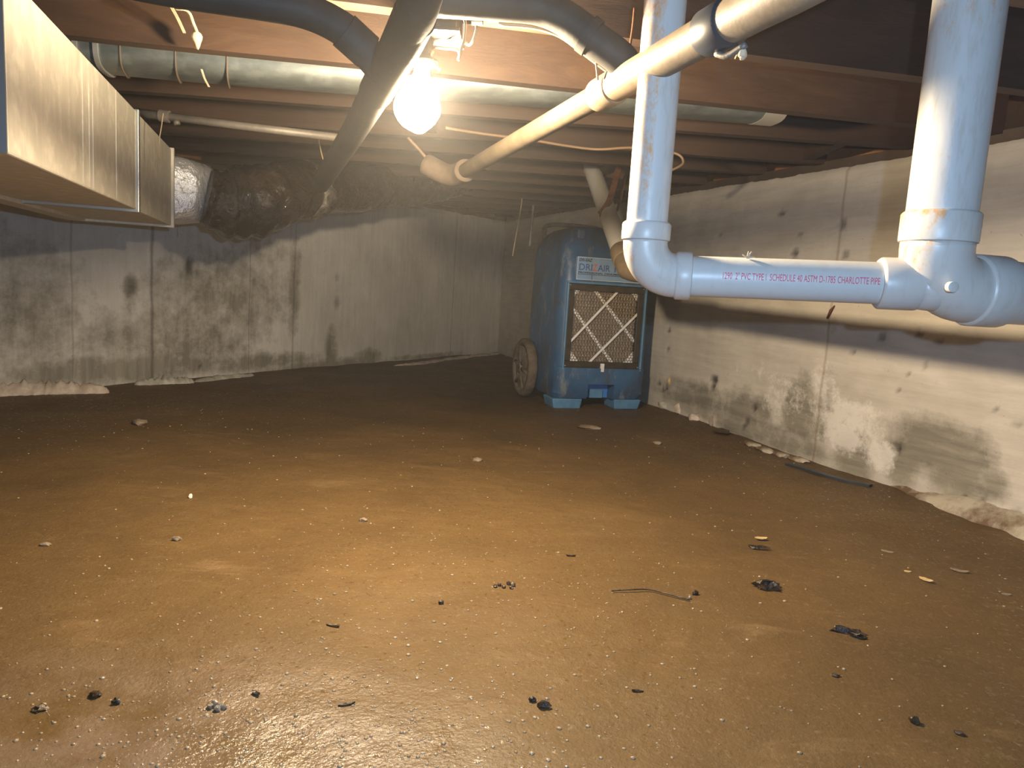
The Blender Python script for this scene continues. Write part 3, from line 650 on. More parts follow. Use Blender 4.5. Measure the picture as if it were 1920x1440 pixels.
# ------------------------------------------------------------------ cables, wires, conduit
def wire(name, pts, r, mat, label, cat, group=None, n=6, seg=10):
    o = MB().tube(curve(pts, n), r, seg).build(name, mat, None, True); return tag(o, label, cat, group)
wire('electric_cable', [P(858, 25, 1.30), P(872, 40, 1.27), P(870, 76, 1.27), P(864, 95, 1.27), P(859, 113, 1.28)], .0024, M['cream'], 'short cream cable end hanging straight down right of the bulb', 'cable')
wire('electric_cable', [P(850, 22, 1.32), P(880, 30, 1.28), P(893, 46, 1.27), P(890, 68, 1.27), P(880, 84, 1.28), P(866, 76, 1.30), P(850, 77, 1.31), P(836, 74, 1.34)], .0024, M['cream'], 'cream cable bent in a hook right of the junction box', 'cable')
wire('electric_cable', [P(806, 87, 1.34), P(830, 90, 1.33), P(856, 93, 1.33), P(862, 102, 1.33)], .0026, M['cable'], 'short tan cable stub pointing right from the bulb socket', 'cable')
wire('paper_strip', [P(811, 97, 1.33), P(808, 108, 1.32), P(816, 121, 1.32), P(825, 131, 1.32)], .0032, M['cream'], 'crumpled white strip hanging just right of the bulb socket', 'strip')
wire('electric_cable', [P(836, 240, 2.20), P(900, 250, 2.3), P(1000, 263, 2.38), P(1060, 273, 2.42), P(1120, 280, 2.44), P(1190, 277, 2.44), P(1265, 287, 2.46), P(1281, 305, 2.45), P(1262, 318, 2.44), P(1240, 326, 2.44)], .0042, M['cable'], 'thin pale cable drooping under the joists and looping right of the left white upright', 'cable')
wire('electric_cable', [P(765, 258, 2.5), P(790, 285, 2.5), P(806, 305, 2.5), P(823, 330, 2.5)], .005, M['cable'], 'short pale cable slanting down below the lit bulb', 'cable')
wire('electric_cable', [P(935, 44, 1.2), P(1000, 50, 1.2), P(1050, 66, 1.2), P(1094, 98, 1.21), P(1150, 140, 1.22)], .0042, M['cream'], 'pale cable following the underside of the black branch pipe', 'cable')
cd = empty('iron_pipe', P(450, 235, 2.22), 0, 'thin grey iron pipe running level under the joists behind the trunk duct', 'pipe')
MB().tube([P(222, 206, 2.16), P(450, 236, 2.19), P(670, 262, 2.22)], .0115, 14).build('pipe', M['iron'], cd, True)
MB().tube([P(300, 216.5, 2.17), P(318, 219, 2.17)], .017, 14).build('pipe_coupling', M['iron'], cd, True, sharp=40)
MB().tube([P(330, 226, 2.165), P(333, 234, 2.165)], .009, 10).build('clip', M['iron'], cd, True)
wire('dangling_wire', [P(306, 212, 2.1), P(303, 235, 2.1), P(299, 262, 2.1), P(298, 300, 2.12)], .0016, M['cream'], 'thin pale wire hanging beside the far end of the trunk duct', 'wire')
wire('dangling_wire', [P(598, 262, 2.5), P(601, 280, 2.5), P(606, 300, 2.5)], .002, M['cream'], 'tiny pale wire end hanging above the flexible duct left of the bulb', 'wire')
wire('dangling_wire', [P(979, 372, 3.3), P(975, 400, 3.3), P(967, 445, 3.3), P(961, 480, 3.3)], .0028, M['pale_chip'], 'thin light wire hanging left of the blue dehumidifier, the longer one', 'wire')
wire('iron_rod', [P(1000, 385, 3.4), P(997, 420, 3.4), P(993, 462, 3.4)], .006, M['iron'], 'grey rod hanging just above the left shoulder of the blue dehumidifier', 'rod')
wire('dangling_wire', [P(1190, 15, 1.3), P(1186, 55, 1.29), P(1180, 95, 1.28)], .0022, M['rust'], 'thin copper-coloured wire hanging left of the left white upright', 'wire')
wire('dangling_wire', [P(1117, 108, 1.19), P(1119, 130, 1.19), P(1121, 150, 1.19)], .0018, M['cable'], 'short copper-coloured wire hanging onto the tan waste pipe', 'wire')
wire('dangling_wire', [P(341, 414, 2.9), P(340, 428, 2.9), P(341, 440, 2.9)], .0014, M['cream'], 'tiny white wire hanging under the foil boot', 'wire')
# dust strands and cobwebs hung on the branch duct
tag(ribbon(curve([P(322, 14, 1.5), P(334, 36, 1.55), P(346, 62, 1.6)], 4), .006, .0012).build('cobweb_strand', M['web'], None), 'straight pale dust strand hanging in front of the silver branch duct, left', 'cobweb')
cw = ribbon(curve([P(328, 18, 1.52), P(352, 22, 1.53), P(362, 44, 1.56), P(370, 66, 1.6), P(369, 92, 1.62)], 5), .008, .0012)
cw.tube(curve([P(364, 58, 1.6), P(369, 70, 1.6), P(371, 92, 1.61)], 4), [.003, .006, .009, .011, .012, .010, .007, .005, .002], 10)
tag(cw.build('cobweb_strand', M['web'], None, True), 'pale tangled cobweb clump hanging in front of the silver branch duct', 'cobweb')
tag(ribbon(curve([P(378, 130, 1.62), P(384, 148, 1.64), P(392, 163, 1.66)], 4), .004, .001).build('cobweb_strand', M['web'], None), 'small pale strand dangling from the underside of the silver branch duct', 'cobweb')
cw = MB(); cw.tube(curve([p_n + V((.035, 0, -.028)), P(1391, 88, .9), P(1392, 106, .9), P(1388, 112, .9)], 4), [.001, .001, .001, .0015, .002, .003, .0045, .0055, .0055, .004, .003, .002, .001], 10)
tag(cw.build('cobweb_tuft', M['web'], None, True), 'pale drop-shaped tuft of dust hanging under the black rubber coupling', 'cobweb')
cw = MB()
for k in range(4): a = k * 1.7; q = P(1402, 483, 1.06); cw.tube([q, q + V((math.cos(a) * .009, -.004, abs(math.sin(a)) * .008 + .001))], [.002, .0006], 6)
tag(cw.build('cobweb_tuft', M['web'], None, True), 'tiny pale tuft of lint on top of the level white pipe', 'cobweb')

# ------------------------------------------------------------------ dehumidifier
fc = G(1122, 768, 0); yaw = math.radians(17)
du = empty('dehumidifier', (fc.x, fc.y, 0), yaw, 'scuffed blue wheeled dehumidifier with a square filter, standing in the corner', 'dehumidifier')
HW = .222; HD = .235
def rr(hw, hd, rc, n=7):
    out = []
    for (sx, sy, a0) in ((1, -1, -90), (1, 1, 0), (-1, 1, 90), (-1, -1, 180)):
        for i in range(n + 1):
            a = math.radians(a0 + 90 * i / n); out.append((sx * (hw - rc) + rc * math.cos(a), sy * (hd - rc) + rc * math.sin(a)))
    return out
lev = [(.048, -.012), (.052, 0), (.075, .012), (.20, .013), (.205, .010), (.60, .006), (.70, .0), (.76, -.008), (.80, -.024), (.83, -.048), (.85, -.075), (.862, -.11)]
vs = []; n_ = 32
for (z, d) in lev:
    yshift = .235 + (.0 if z < .62 else (z - .62) * .16)
    for (x, y) in rr(HW + d, HD + d * .9, .055): vs.append(V((x, yshift + y, z)))
k = len(lev); fs = [(j * n_ + i, j * n_ + (i + 1) % n_, (j + 1) * n_ + (i + 1) % n_, (j + 1) * n_ + i) for j in range(k - 1) for i in range(n_)]
fs += [tuple(range(n_))[::-1], tuple(range((k - 1) * n_, k * n_))]
body = mesh('shell', vs, fs, M['shell'], du, True, local=True, sharp=32)
def cut(o, boxes):
    cs = []
    for b in boxes:
        mb = MB(); mb.box(*b); c_ = mesh('cutter', mb.v, mb.f, M['shell'], du, local=True); cs.append(c_)
        md = o.modifiers.new('cut', 'BOOLEAN'); md.operation = 'DIFFERENCE'; md.solver = 'EXACT'; md.object = c_
    bpy.context.view_layer.update()
    m = bpy.data.meshes.new_from_object(o.evaluated_get(bpy.context.evaluated_depsgraph_get())); o.modifiers.clear(); o.data = m
    m.set_sharp_from_angle(angle=math.radians(32))
    for c_ in cs: bpy.data.objects.remove(c_)
cut(body, [((-.194, -.05, .198), (.194, .045, .59)), ((-.068, -.05, .02), (.068, .10, .122)), ((-.075, .30, .80), (.075, .55, .845))])
MB().box((-.066, .06, .05), (.066, .098, .120)).build('notch_panel', M['blue_in'], du, local=True)
MB().box((-.034, .045, .05), (.034, .062, .092)).build('notch_tongue', M['foot'], du, local=True)
for sx in (-1, 1):
    mb = MB(); x0, x1 = (.078, .222) if sx > 0 else (.085, .238)
    a = [(sx * x0, .0, .05), (sx * x1, .0, .05), (sx * x1, .14, .05), (sx * x0, .14, .05)]; b = [(sx * (x0 + .008), .006, .001), (sx * (x1 - .012), .006, .001), (sx * (x1 - .012), .13, .001), (sx * (x0 + .008), .13, .001)]
    mb.prism(a, b); bevel(mb.build('foot', M['foot'], du, local=True), .006, 3)
# seam line and bezel around the filter
def frame_mb(x0, x1, z0, z1, w_, y0, y1):
    mb = MB(); mb.box((x0, y0, z0), (x1, y1, z0 + w_)).box((x0, y0, z1 - w_), (x1, y1, z1)).box((x0, y0, z0 + w_), (x0 + w_, y1, z1 - w_)).box((x1 - w_, y0, z0 + w_), (x1, y1, z1 - w_)); return mb
bevel(frame_mb(-.203, .203, .189, .600, .0095, -.010, .02).build('bezel', M['foot'], du, local=True), .003)
bevel(frame_mb(-.193, .193, .199, .589, .030, .0, .035).build('filter_frame', M['frame'], du, local=True), .003)
# pleated media
x0, x1, z0, z1 = -.166, .166, .226, .562; NP = 22; mb = MB()
for i in range(NP * 2 + 1):
    x = x0 + (x1 - x0) * i / (NP * 2); y = .036 if i % 2 else .018; mb.v += [V((x, y, z0)), V((x, y, z1))]
for i in range(NP * 2): mb.f.append((2 * i, 2 * i + 2, 2 * i + 3, 2 * i + 1))
mb.build('filter_media', M['media'], du, local=True)
def strip(xa, za, xb, zb_, w_=.015, y=.0135):
    d = V((xb - xa, 0, zb_ - za)); d.normalize(); s_ = V((-d.z, 0, d.x)) * w_ / 2; A, B = V((xa, y, za)), V((xb, y, zb_))
    m_ = MB(); m_.prism([A + s_, A - s_, B - s_, B + s_], [A + s_ + V((0, .003, 0)), A - s_ + V((0, .003, 0)), B - s_ + V((0, .003, 0)), B + s_ + V((0, .003, 0))]); return m_
W = x1 - x0; H = z1 - z0
for (a, b, c_, d) in ((.0, .28, .66, 1.0), (.31, 0, 1.0, .71), (.0, .75, .67, 0.0), (.33, 1.0, 1.0, .31)):
    strip(x0 + W * a, z0 + H * b, x0 + W * c_, z0 + H * d, .010 if d > b else .015, .003 if d > b else .0135).build('card_strip', M['white'], du, local=True)
for (cx_, cz_, sx, sz) in ((x0, z0, 1, 1), (x1, z0, -1, 1), (x0, z1, 1, -1), (x1, z1, -1, -1)):
    s2 = .052 if sz > 0 else .036
    MB().prism([(cx_, .0135, cz_), (cx_ + sx * s2, .0135, cz_), (cx_, .0135, cz_ + sz * s2 * 1.15)], [(cx_, .017, cz_), (cx_ + sx * s2, .017, cz_), (cx_, .017, cz_ + sz * s2 * 1.15)]).build('card_corner', M['white'], du, local=True)
# perforated grille: hexagonal holes in a dark plate
mb = MB(); NX = 22; px_ = W / NX; pz_ = px_ * .866; NZ = int(H / pz_) + 1; R_h = px_ * .475
idx = 0
for j in range(NZ):
    for i in range(NX):
        cx_ = x0 + px_ * (i + .5 + (.5 if j % 2 else 0) * .98); cz_ = z0 + pz_ * (j + .5)
        if cx_ > x1 - px_ * .2 or cz_ > z1: continue
        n0 = len(mb.v)
        for r_ in (R_h, px_ * .585):
            for e in range(6):
                a = math.radians(60 * e + 30); mb.v.append(V((cx_ + r_ * math.cos(a), .008, cz_ + r_ * math.sin(a))))
        for e in range(6): mb.f.append((n0 + e, n0 + (e + 1) % 6, n0 + 6 + (e + 1) % 6, n0 + 6 + e))
g = mb.build('perforated_grille', M['grille'], du, local=True); g['kind'] = 'stuff'
bevel(MB().box((-.009, -.012, .182), (.009, .001, .222)).build('latch', M['white'], du, local=True), .002)
for (x, z) in ((-.187, .207), (.187, .207), (-.187, .582), (.187, .582)):
    MB().tube([V((x, .002, z)), V((x, -.002, z))], .003, 10).build('screw', M['galv_edge'], du, True, local=True)
# sticker
fy = -.0085
sb = MB().box((-.165, fy - .002, .608), (.165, fy + .02, .712)).build('maker_sticker', M['sticker'], du, local=True)
sb2 = frame_mb(-.165, .165, .608, .712, .002, fy - .0026, fy - .001).build('sticker_border', M['sticker_edge'], sb, local=True)
def flat_text(body, x, z, size, mat, name, width=None, shear=0, bold=0):
    vs, fs = text_mesh(body, size, shear, bold); wx = max(v.x for v in vs); k = (width / wx) if width else 1
    o = mesh(name, [V((x + v.x * k, fy - .0034, z + v.y)) for v in vs], fs, mat, sb, local=True); return o
flat_text('DRI-EAZ', -.158, .692, .019, M['ink'], 'sticker_lettering', .066, .25, .0004)
flat_text('DRI', -.158, .652, .042, M['letter'], 'sticker_lettering', .068, 0, .0006)
flat_text('Z', -.087, .652, .042, M['letter_red'], 'sticker_lettering', .022, .0, .0008)
flat_text('AIR', -.062, .652, .042, M['letter'], 'sticker_lettering', .062, 0, .0006)
flat_text('1200', .012, .652, .042, M['letter'], 'sticker_lettering', .1, 0, .0006)
flat_text('PROFESSIONAL DEHUMIDIFIER', -.158, .637, .012, M['ink'], 'sticker_lettering', .25, 0, .0003)
MB().box((-.158, fy - .0034, .632), (.12, fy - .0022, .634)).build('sticker_line', M['ink'], sb, local=True)
MB().box((-.09, fy - .0034, .610), (-.088, fy - .0022, .632)).build('sticker_line', M['ink'], sb, local=True)
# handle hollow, moulded lugs on the top
for x in (-.13, .12):
    bevel(MB().box((x - .022, .05, .79), (x + .022, .13, .845)).build('top_lug', M['shell'], du, local=True), .012, 3)
MB().tube(curve([V((-.17, .44, .70)), V((-.17, .47, .84)), V((-.15, .475, .885)), V((0, .475, .895)), V((.15, .475, .885)), V((.17, .47, .84)), V((.17, .44, .70))], 6), .011, 14).build('push_handle', M['tyre'], du, True, local=True)
# wheels
for sx in (-1, 1):
    wx_ = sx * .262; wc = V((wx_, .375, .152)); R0 = .150
    def ring(prof_, S=40):
        m_ = MB(); n2 = len(prof_)
        for i in range(S):
            a = 2 * math.pi * i / S
            for (r_, dx) in prof_: m_.v.append(wc + V((dx * sx, math.cos(a) * r_, math.sin(a) * r_)))
        for i in range(S):
            for e in range(n2): m_.f.append((i * n2 + e, i * n2 + (e + 1) % n2, ((i + 1) % S) * n2 + (e + 1) % n2, ((i + 1) % S) * n2 + e))
        return m_
    wh = ring([(R0 - .035, .022), (R0 - .012, .026), (R0, .012), (R0, -.012), (R0 - .012, -.026), (R0 - .035, -.022)]).build('wheel', M['tyre'], du, True, local=True)
    ring([(.0385, .024), (R0 - .034, .012), (R0 - .034, -.012), (.0385, -.02)]).build('wheel_disc', M['hub'], wh, False, local=True)
    MB().tube([wc + V((-.02 * sx, 0, 0)), wc + V((.034 * sx, 0, 0))], .026, 20).build('hub_cap', M['hub'], wh, True, local=True, sharp=40)
    for e in range(6):
        a = math.radians(60 * e + 12); d = V((0, math.cos(a), math.sin(a)))
        MB().tube([wc + d * .02 + V((.020 * sx, 0, 0)), wc + d * (R0 - .036) + V((.017 * sx, 0, 0))], [.011, .008], 8).build('spoke', M['tyre'], wh, True, local=True)
MB().tube([V((-.25, .375, .152)), V((.25, .375, .152))], .008, 10).build('axle', M['iron'], du, True, local=True)

# ------------------------------------------------------------------ wall foot: mortar ridges, footing bulge, rubble
def ridge(name, pts, hw, hh, mat, label, cat, seed, n=10, rough=.5):
    c_ = curve(pts, n); mb = MB(); N = len(c_); S = 10
    for i, p in enumerate(c_):
        T = (c_[min(i + 1, N - 1)] - c_[max(i - 1, 0)]); T.z = 0; T.normalize(); s_ = V((-T.y, T.x, 0)); e = math.sin(math.pi * min(1, max(0, i / (N - 1)))) ** .35
        w_ = hw * (.35 + .65 * e) * (1 + rough * noise.noise(V((i * .7, seed, 0)))); h_ = hh * (.15 + .85 * e) * (1 + rough * 1.2 * noise.noise(V((i * .6, seed + 5, 0))))
        for k_ in range(S):
            a = math.pi * k_ / (S - 1); q = p + s_ * math.cos(a) * w_; r_ = 1 + .25 * noise.noise(V((i * .9, k_ * .8, seed)))
            mb.v.append(V((q.x, q.y, p.z - .012 + math.sin(a) * (h_ + .012) * r_)))
    for i in range(N - 1):
        for k_ in range(S - 1): mb.f.append((i * S + k_, i * S + k_ + 1, (i + 1) * S + k_ + 1, (i + 1) * S + k_))
        mb.f.append((i * S + S - 1, i * S, (i + 1) * S, (i + 1) * S + S - 1))
    mb.f += [tuple(range(S)), tuple(range((N - 1) * S, N * S))[::-1]]
    return tag(mb.build(name, mat, None, True), label, cat)
def GL(x, y): q = G(x, y, 0); return V((q.x, q.y, fz(q.x, q.y)))
ridge('mortar_ridge', [GL(-260, 752), GL(-60, 742), GL(60, 738), GL(130, 738), GL(205, 737)], .045, .050, M['mortar'], 'pale lumpy mortar ridge at the foot of the left wall, far left', 'mortar', 1, 14)
ridge('mortar_ridge', [GL(252, 722), GL(300, 720), GL(340, 718), GL(362, 716)], .035, .028, M['mortar2'], 'grey lumpy mortar ridge at the foot of the left wall under the foil boot', 'mortar', 2, 12)
ridge('mortar_ridge', [GL(365, 716), GL(420, 710), GL(476, 703)], .026, .018, M['mortar2'], 'thin grey mortar strip at the foot of the left wall, middle of its three ridges', 'mortar', 3, 10)
ridge('mortar_ridge', [GL(740, 686), GL(800, 680), GL(860, 672), GL(940, 661)], .04, .012, M['mortar'], 'faint pale mortar ridge at the foot of the left wall near the corner', 'mortar', 4, 10)
# footing bulge along the right wall: a real body whose outer edge follows the floor line
q0 = [G(1640, 905), G(1700, 934), G(1770, 965), G(1850, 992), G(1920, 1022), G(2040, 1085), G(2200, 1170)]
hgt = [.004, .028, .050, .055, .050, .05, .05]
mb = MB(); cq = curve(q0, 8); N = len(cq); S = 9
for i, p in enumerate(cq):
    g_ = i / 8; a_ = int(min(g_, 5)); h_ = hgt[a_] + (hgt[a_ + 1] - hgt[a_]) * (g_ - a_)
    u = (p - CORNER).dot(TR); wp = CORNER + TR * u - NR * .02
    for k_ in range(S):
        s_ = k_ / (S - 1); q = p.lerp(wp, s_); z = -.02 + (h_ + .02) * (1 - (1 - s_) ** 2.2)
        q = V((q.x, q.y, z)) + V((0, 0, .010 * noise.noise(V((u * 16, s_ * 5, 3))))) + NR * (.012 * noise.noise(V((u * 22, s_ * 4, 9))))
        mb.v.append(q)
for i in range(N - 1):
    for k_ in range(S - 1): mb.f.append((i * S + k_, i * S + k_ + 1, (i + 1) * S + k_ + 1, (i + 1) * S + k_))
tag(mb.build('footing_bulge', M['footing'], None, True), 'dirty concrete footing bulge along the foot of the right wall at the right edge', 'footing')
def lump(name, x, y, sx, sy, sz, mat, label, cat, seed=0, rz=0, sink=.3, sub=2, rough=.5, group=None, zoff=0):
    if name in ('dark_clod', 'pebble'): sx *= .74; sy *= .74; sz *= .8
    q = G(x, y, 0) + (NR * .03 if name in ('rubble', 'mortar_crumb') else V((0, 0, 0))); bm = bmesh.new(); bmesh.ops.create_icosphere(bm, subdivisions=sub, radius=1)
    cr, sr = math.cos(rz), math.sin(rz); vs = []
    for v in bm.verts:
        p = v.co * (1 + rough * noise.noise(v.co * 1.3 + V((seed * 3.1, 0, 0))) + rough * .5 * noise.noise(v.co * 3.2 + V((0, seed, 0)))); a = V((p.x * sx, p.y * sy, p.z * sz))
        vs.append(V((a.x * cr - a.y * sr, a.x * sr + a.y * cr, a.z)) + V((q.x, q.y, fz(q.x, q.y) + sz * (1 - sink) + zoff)))
    fs = [tuple(v.index for v in f.verts) for f in bm.faces]; bm.free()
    return tag(mesh(name, vs, fs, mat, None, True, sharp=40), label, cat, group)
lump('rubble', 1262, 768, .05, .03, .022, M['mortar2'], 'grey mortar lump at the right wall foot, right beside the blue machine', 'rubble', 1)
lump('rubble', 1292, 777, .045, .03, .030, M['mortar'], 'pale pinkish mortar lump at the right wall foot', 'rubble', 2)
lump('rubble', 1312, 790, .03, .03, .018, M['mortar'], 'small flat pale mortar crumb at the right wall foot', 'rubble', 3)
lump('rubble', 1345, 798, .014, .05, .028, M['mortar'], 'narrow pale upright chip at the right wall foot', 'rubble', 4, -.3)
lump('rubble', 1365, 815, .03, .04, .012, M['clod'], 'dark mud lump under the narrow chip at the right wall foot', 'rubble', 5)
for i, (x, y) in enumerate(((1420, 838), (1448, 848), (1478, 858), (1510, 868))):
    lump('mortar_crumb', x, y - 3, .045, .022, .010, M['footing'], ('first', 'second', 'third', 'fourth')[i] + ' from the blue machine of four brown crumbs along the foot of the right wall', 'rubble', 20 + i, -1.2, .4, 2, .5, 'crumbs along the right wall foot')
tag(ribbon([GL(x, y) + V((0, 0, .004)) for x, y in ((1476, 874), (1510, 884), (1550, 896), (1590, 907), (1632, 917))], .026, .008, V((.9, .3, 0))).build('rubber_strip', M['abs_blue'], None), 'thin black strip lying along the foot of the right wall', 'strip')
mb = MB(); a_, b_2 = onpl(1566, 573, RA, NR), onpl(1553, 597, RA, NR)
tag(MB().tube([b_2 + NR * .004, b_2.lerp(a_, .6) + NR * .008, a_ + NR * .002], [.004, .005, .002], 8).build('wall_tie', M['rust'], None, True), 'small dark tie end sticking out of the right wall below the level white pipe', 'wall tie')
q = onpl(1255, 714, RA, NR)
tag(MB().tube([q + V((0, 0, -.022)), q + V((0, 0, 0)), q + V((0, 0, .02))], [.002, .009, .001], 8).build('orange_flake', M['straw'], None, True), 'small orange flake stuck low on the right wall beside the blue machine', 'flake')

# ------------------------------------------------------------------ litter on the mud
def flake(name, x, y, L_, W_, mat, label, cat, rz=0, lift=.004, th=.0018, curl=.2, seed=0):
    q = G(x, y, 0); mb = MB(); n = 7; cr, sr = math.cos(rz), math.sin(rz); zz = fz(q.x, q.y)
    top_, bot_ = [], []
    for i in range(n + 1):
        t_ = i / n - .5; w_ = W_ / 2 * (1 - (2 * t_) ** 2) ** .6 * (1 + .35 * noise.noise(V((i, seed, 0)))) + .0004
        for s_ in (-1, 0, 1):
            x_ = t_ * L_; y_ = s_ * w_; z_ = lift + curl * L_ * (t_ * t_) + (-.12 * W_ if s_ == 0 else 0) + .1 * W_ * noise.noise(V((i * 1.3, s_, seed)))
            p = V((x_ * cr - y_ * sr, x_ * sr + y_ * cr, max(z_, .0006))) + V((q.x, q.y, zz)); top_.append(p); bot_.append(p - V((0, 0, th)))
    mb.v = top_ + bot_; K = len(top_)
    for i in range(n):
        for s_ in range(2):
            a = i * 3 + s_; mb.f += [(a, a + 1, a + 4, a + 3), (K + a, K + a + 3, K + a + 4, K + a + 1)]
        mb.f += [(i * 3, i * 3 + 3, K + i * 3 + 3, K + i * 3), (i * 3 + 2, K + i * 3 + 2, K + i * 3 + 5, i * 3 + 5)]
    mb.f += [(0, K, K + 1, 1), (1, K + 1, K + 2, 2), (n * 3, n * 3 + 1, K + n * 3 + 1, K + n * 3), (n * 3 + 1, n * 3 + 2, K + n * 3 + 2, K + n * 3 + 1)]
    return tag(mb.build(name, mat, None, True, sharp=50), label, cat)
lump('wood_chip', 1425, 1024, .026, .010, .005, M['bark'], 'black wet wood chip with a pale chip lying against its back', 'wood chip', 1, -.1)
flake('wood_chip', 1427, 1010, .030, .012, M['straw'], 'pale tan chip resting behind the black wet wood chip', 'wood chip', .05, .006)
lump('bark_piece', 1438, 1106, .024, .014, .009, M['bark'], 'chunky dark wet bark piece, nearer than the black wood chip', 'bark', 2, .15, rough=.9)
lump('bark_piece', 1590, 1193, .028, .007, .006, M['bark'], 'long thin dark bark piece, lowest bark piece on the right', 'bark', 3, -.35, rough=.9)
lump('bark_piece', 1608, 1203, .012, .006, .005, M['bark'], 'small bark fragment touching the end of the long thin bark piece', 'bark', 4, -.4, rough=.9)
st = MB(); c_ = curve([GL(1146, 1118) + V((0, 0, .003)), GL(1185, 1118) + V((0, 0, .005)), GL(1218, 1118) + V((0, 0, .004)), GL(1255, 1127) + V((0, 0, .004)), GL(1292, 1137) + V((0, 0, .003))], 6)
tag(st.tube(c_, .0014, 8).build('twig', M['bark'], None, True), 'thin dark bent twig lying on the mud', 'twig')
lump('dark_clod', 1303, 1124, .008, .006, .006, M['bark'], 'dark wet clod at the right end of the twig', 'clod', 5, .5)
lump('pebble', 1292, 1132, .004, .004, .005, M['pebble'], 'tiny glassy pebble touching the right end of the twig', 'pebble', 6)
flake('sliver', 1070, 1049, .020, .004, M['bark'], 'small dark curved sliver in the middle of the mud floor', 'sliver', .1, .002, curl=.4)
flake('leaf_scrap', 1736, 1088, .028, .013, M['straw'], 'bright straw-yellow pointed scrap on the mud near the right wall', 'scrap', -.9, .004)
flake('pale_scrap', 1702, 1070, .014, .006, M['straw'], 'small straw-coloured scrap left of the bright yellow pointed scrap', 'scrap', -.3, .002)
flake('pale_scrap', 1800, 1066, .036, .011, M['pale_chip'], 'pale curved flake right of the bright yellow pointed scrap', 'flake', -.45, .003, curl=.3)
flake('pale_scrap', 1664, 1033, .026, .009, M['pale_chip'], 'dull pale flake up and left of the bright yellow pointed scrap', 'flake', -.6, .001)
flake('pale_scrap', 1888, 1108, .018, .008, M['pale_chip'], 'small pale flake at the right edge of the picture', 'flake', -.2, .002)
lump('dark_clod', 1712, 1365, .009, .008, .007, M['clod'], 'round dark clod near the bottom right of the mud', 'clod', 7)
lump('dark_clod', 1796, 1387, .009, .005, .004, M['clod'], 'flat dark clod right of the round dark clod at bottom right', 'clod', 8, -.5)
lump('dark_clod', 1566, 1276, .008, .006, .003, M['clod'], 'faint flat brown clod between the long bark piece and the bottom edge', 'clod', 9)
flake('sliver', 1195, 1301, .016, .004, M['bark'], 'dark straight sliver at bottom centre', 'sliver', .0, .002)
lump('bark_piece', 1021, 1328, .009, .006, .005, M['bark'], 'wet dark crumb at bottom centre, the larger of two side by side', 'crumb', 11)
lump('bark_piece', 998, 1318, .005, .004, .004, M['bark'], 'wet dark crumb at bottom centre, the smaller of two side by side', 'crumb', 12)
for i, (dx, dy, s_) in enumerate(((-14, 1, .006), (-5, -3, .007), (4, 0, .0065), (13, 2, .005), (0, 5, .006))):
    lump('pebble', 408 + dx, 1328 + dy, s_, s_ * .8, s_ * .8, M['pebble'], 'glossy grey pebble near the bottom left, ' + ('leftmost of the tight row', 'second from left in the tight row', 'middle one of the tight row', 'rightmost of the tight row', 'the one lying in front of the tight row')[i], 'pebble', 30 + i, group='pebbles clustered near the bottom left')
lump('dark_clod', 178, 1305, .010, .008, .005, M['bark'], 'dark glossy clod at bottom left, the leftmost of a pair', 'clod', 13)
lump('dark_clod', 218, 1318, .007, .006, .005, M['bark'], 'dark glossy clod at bottom left, the right one of a pair', 'clod', 14)
lump('dark_clod', 75, 1330, .009, .008, .004, M['clod'], 'spiky dull clod at the bottom left corner', 'clod', 15, rough=1.2)
flake('sliver', 624, 1178, .022, .004, M['bark'], 'dark glinting sliver left of the floor centre', 'sliver', -.2, .002)
flake('sliver', 650, 1318, .022, .004, M['bark'], 'dark sliver slanting up at bottom left of centre', 'sliver', .45, .002)
flake('sliver', 480, 1305, .014, .005, M['bark'], 'small hooked dark sliver near the bottom left pebbles', 'sliver', -.5, .003, curl=.6)
lump('pebble', 681, 978, .012, .010, .006, M['pebble'], 'grey wet pebble lying alone below the blue machine, left of centre', 'pebble', 16)
lump('pebble', 332, 1013, .013, .008, .006, M['pebble'], 'grey wet pebble below the white stone', 'pebble', 17)
lump('white_stone', 357, 931, .005, .0045, .006, M['white_stone'], 'small bright white stone on the left of the mud floor', 'stone', 18)
lump('pebble', 85, 1018, .014, .007, .005, M['pebble'], 'tan wet pebble at the left edge of the mud floor', 'pebble', 19)
lump('mud_lump', 260, 797, .025, .02, .012, M['tan_lump'], 'small pale lump near the foot of the left wall', 'lump', 20)
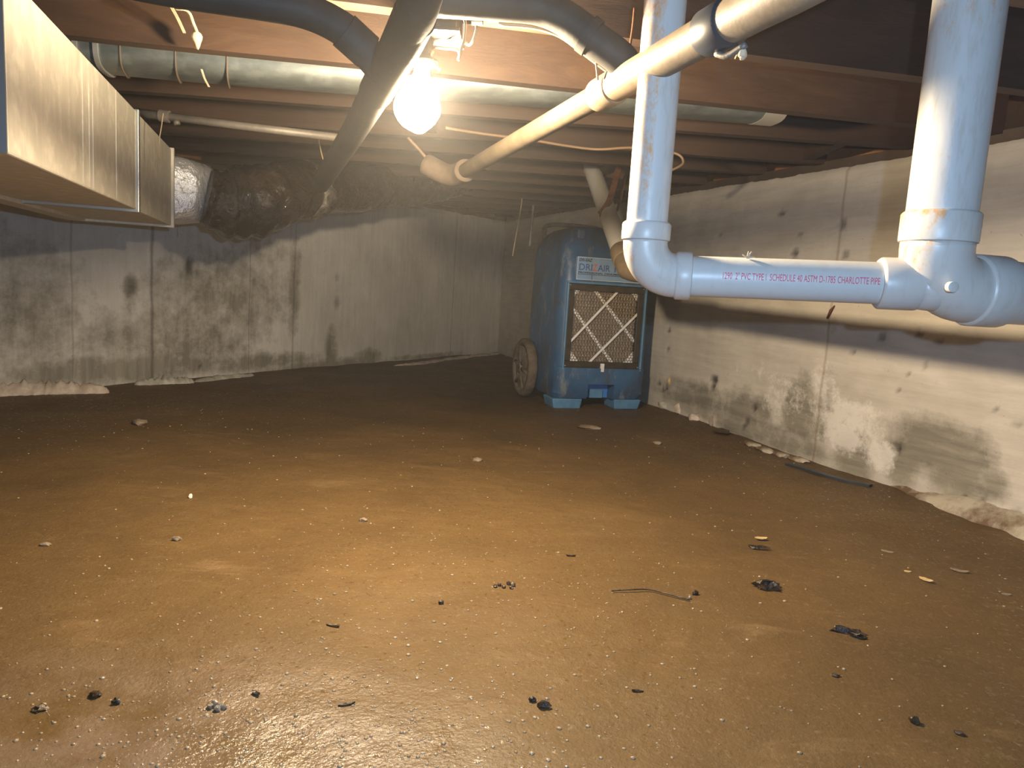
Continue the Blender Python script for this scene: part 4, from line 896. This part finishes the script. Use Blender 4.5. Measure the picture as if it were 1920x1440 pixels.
lump('mud_lump', 1105, 803, .045, .025, .008, M['tan_lump'], 'flat pale lump in front of the blue machine', 'lump', 21)
lump('mud_lump', 1232, 834, .016, .012, .008, M['tan_lump'], 'small tan lump right of the flat pale lump near the blue machine', 'lump', 22)
lump('mud_lump', 895, 862, .016, .012, .007, M['tan_lump'], 'small tan lump on the dark mud left of the blue machine', 'lump', 23)
for i, (x, y, s_) in enumerate(((928, 1108, .005), (936, 1106, .005), (944, 1110, .005), (953, 1104, .006), (962, 1107, .006), (958, 1112, .005))):
    lump('pebble', x, y, s_, s_, s_ * .8, M['clod'], 'dark wet crumb left of the twig, ' + ('first', 'second', 'third', 'fourth', 'fifth', 'frontmost')[i] + (' from the left in its cluster' if i < 5 else ' in its cluster'), 'crumb', 40 + i, group='dark crumbs clustered left of the twig')
lump('dark_clod', 827, 1134, .006, .005, .005, M['bark'], 'single black crumb left of the floor centre', 'crumb', 50)
# grit: countless tiny wet grains
mb = MB(); oc = [V((1, 0, 0)), V((0, 1, 0)), V((-1, 0, 0)), V((0, -1, 0)), V((0, 0, 1))]
bmg = bmesh.new(); bmesh.ops.create_icosphere(bmg, subdivisions=1, radius=1); gv = [v.co.copy() for v in bmg.verts]; gf = [tuple(v.index for v in f.verts) for f in bmg.faces]; bmg.free()
def grain(X, Y, r):
    z = fz(X, Y); k = [1 + random.uniform(-.25, .25) for _ in range(3)]
    mb.add([V((X + v.x * r * k[0], Y + v.y * r * k[1], z + r * .1 + v.z * r * .55 * k[2])) for v in gv], gf)
for i in range(3200):
    if i < 1700: X, Y = random.gauss(-.22, .16), abs(random.gauss(.76, .12))
    elif i < 2400: X, Y = random.gauss(-.1, .3), random.gauss(1.1, .25)
    else: X, Y = random.uniform(-1.6, 1.2), random.uniform(.75, 2.8)
    if X > rx(Y) - .05: continue
    grain(X, Y, random.choice((.0009, .0012, .0015, .002, .0027 if random.random() < .4 else .001)) * (1 if i < 1350 else 1.3))
tag(mb.build('grit', M['grit'], None, True), 'scattered tiny wet grains glinting on the mud', 'grit', None, 'stuff')
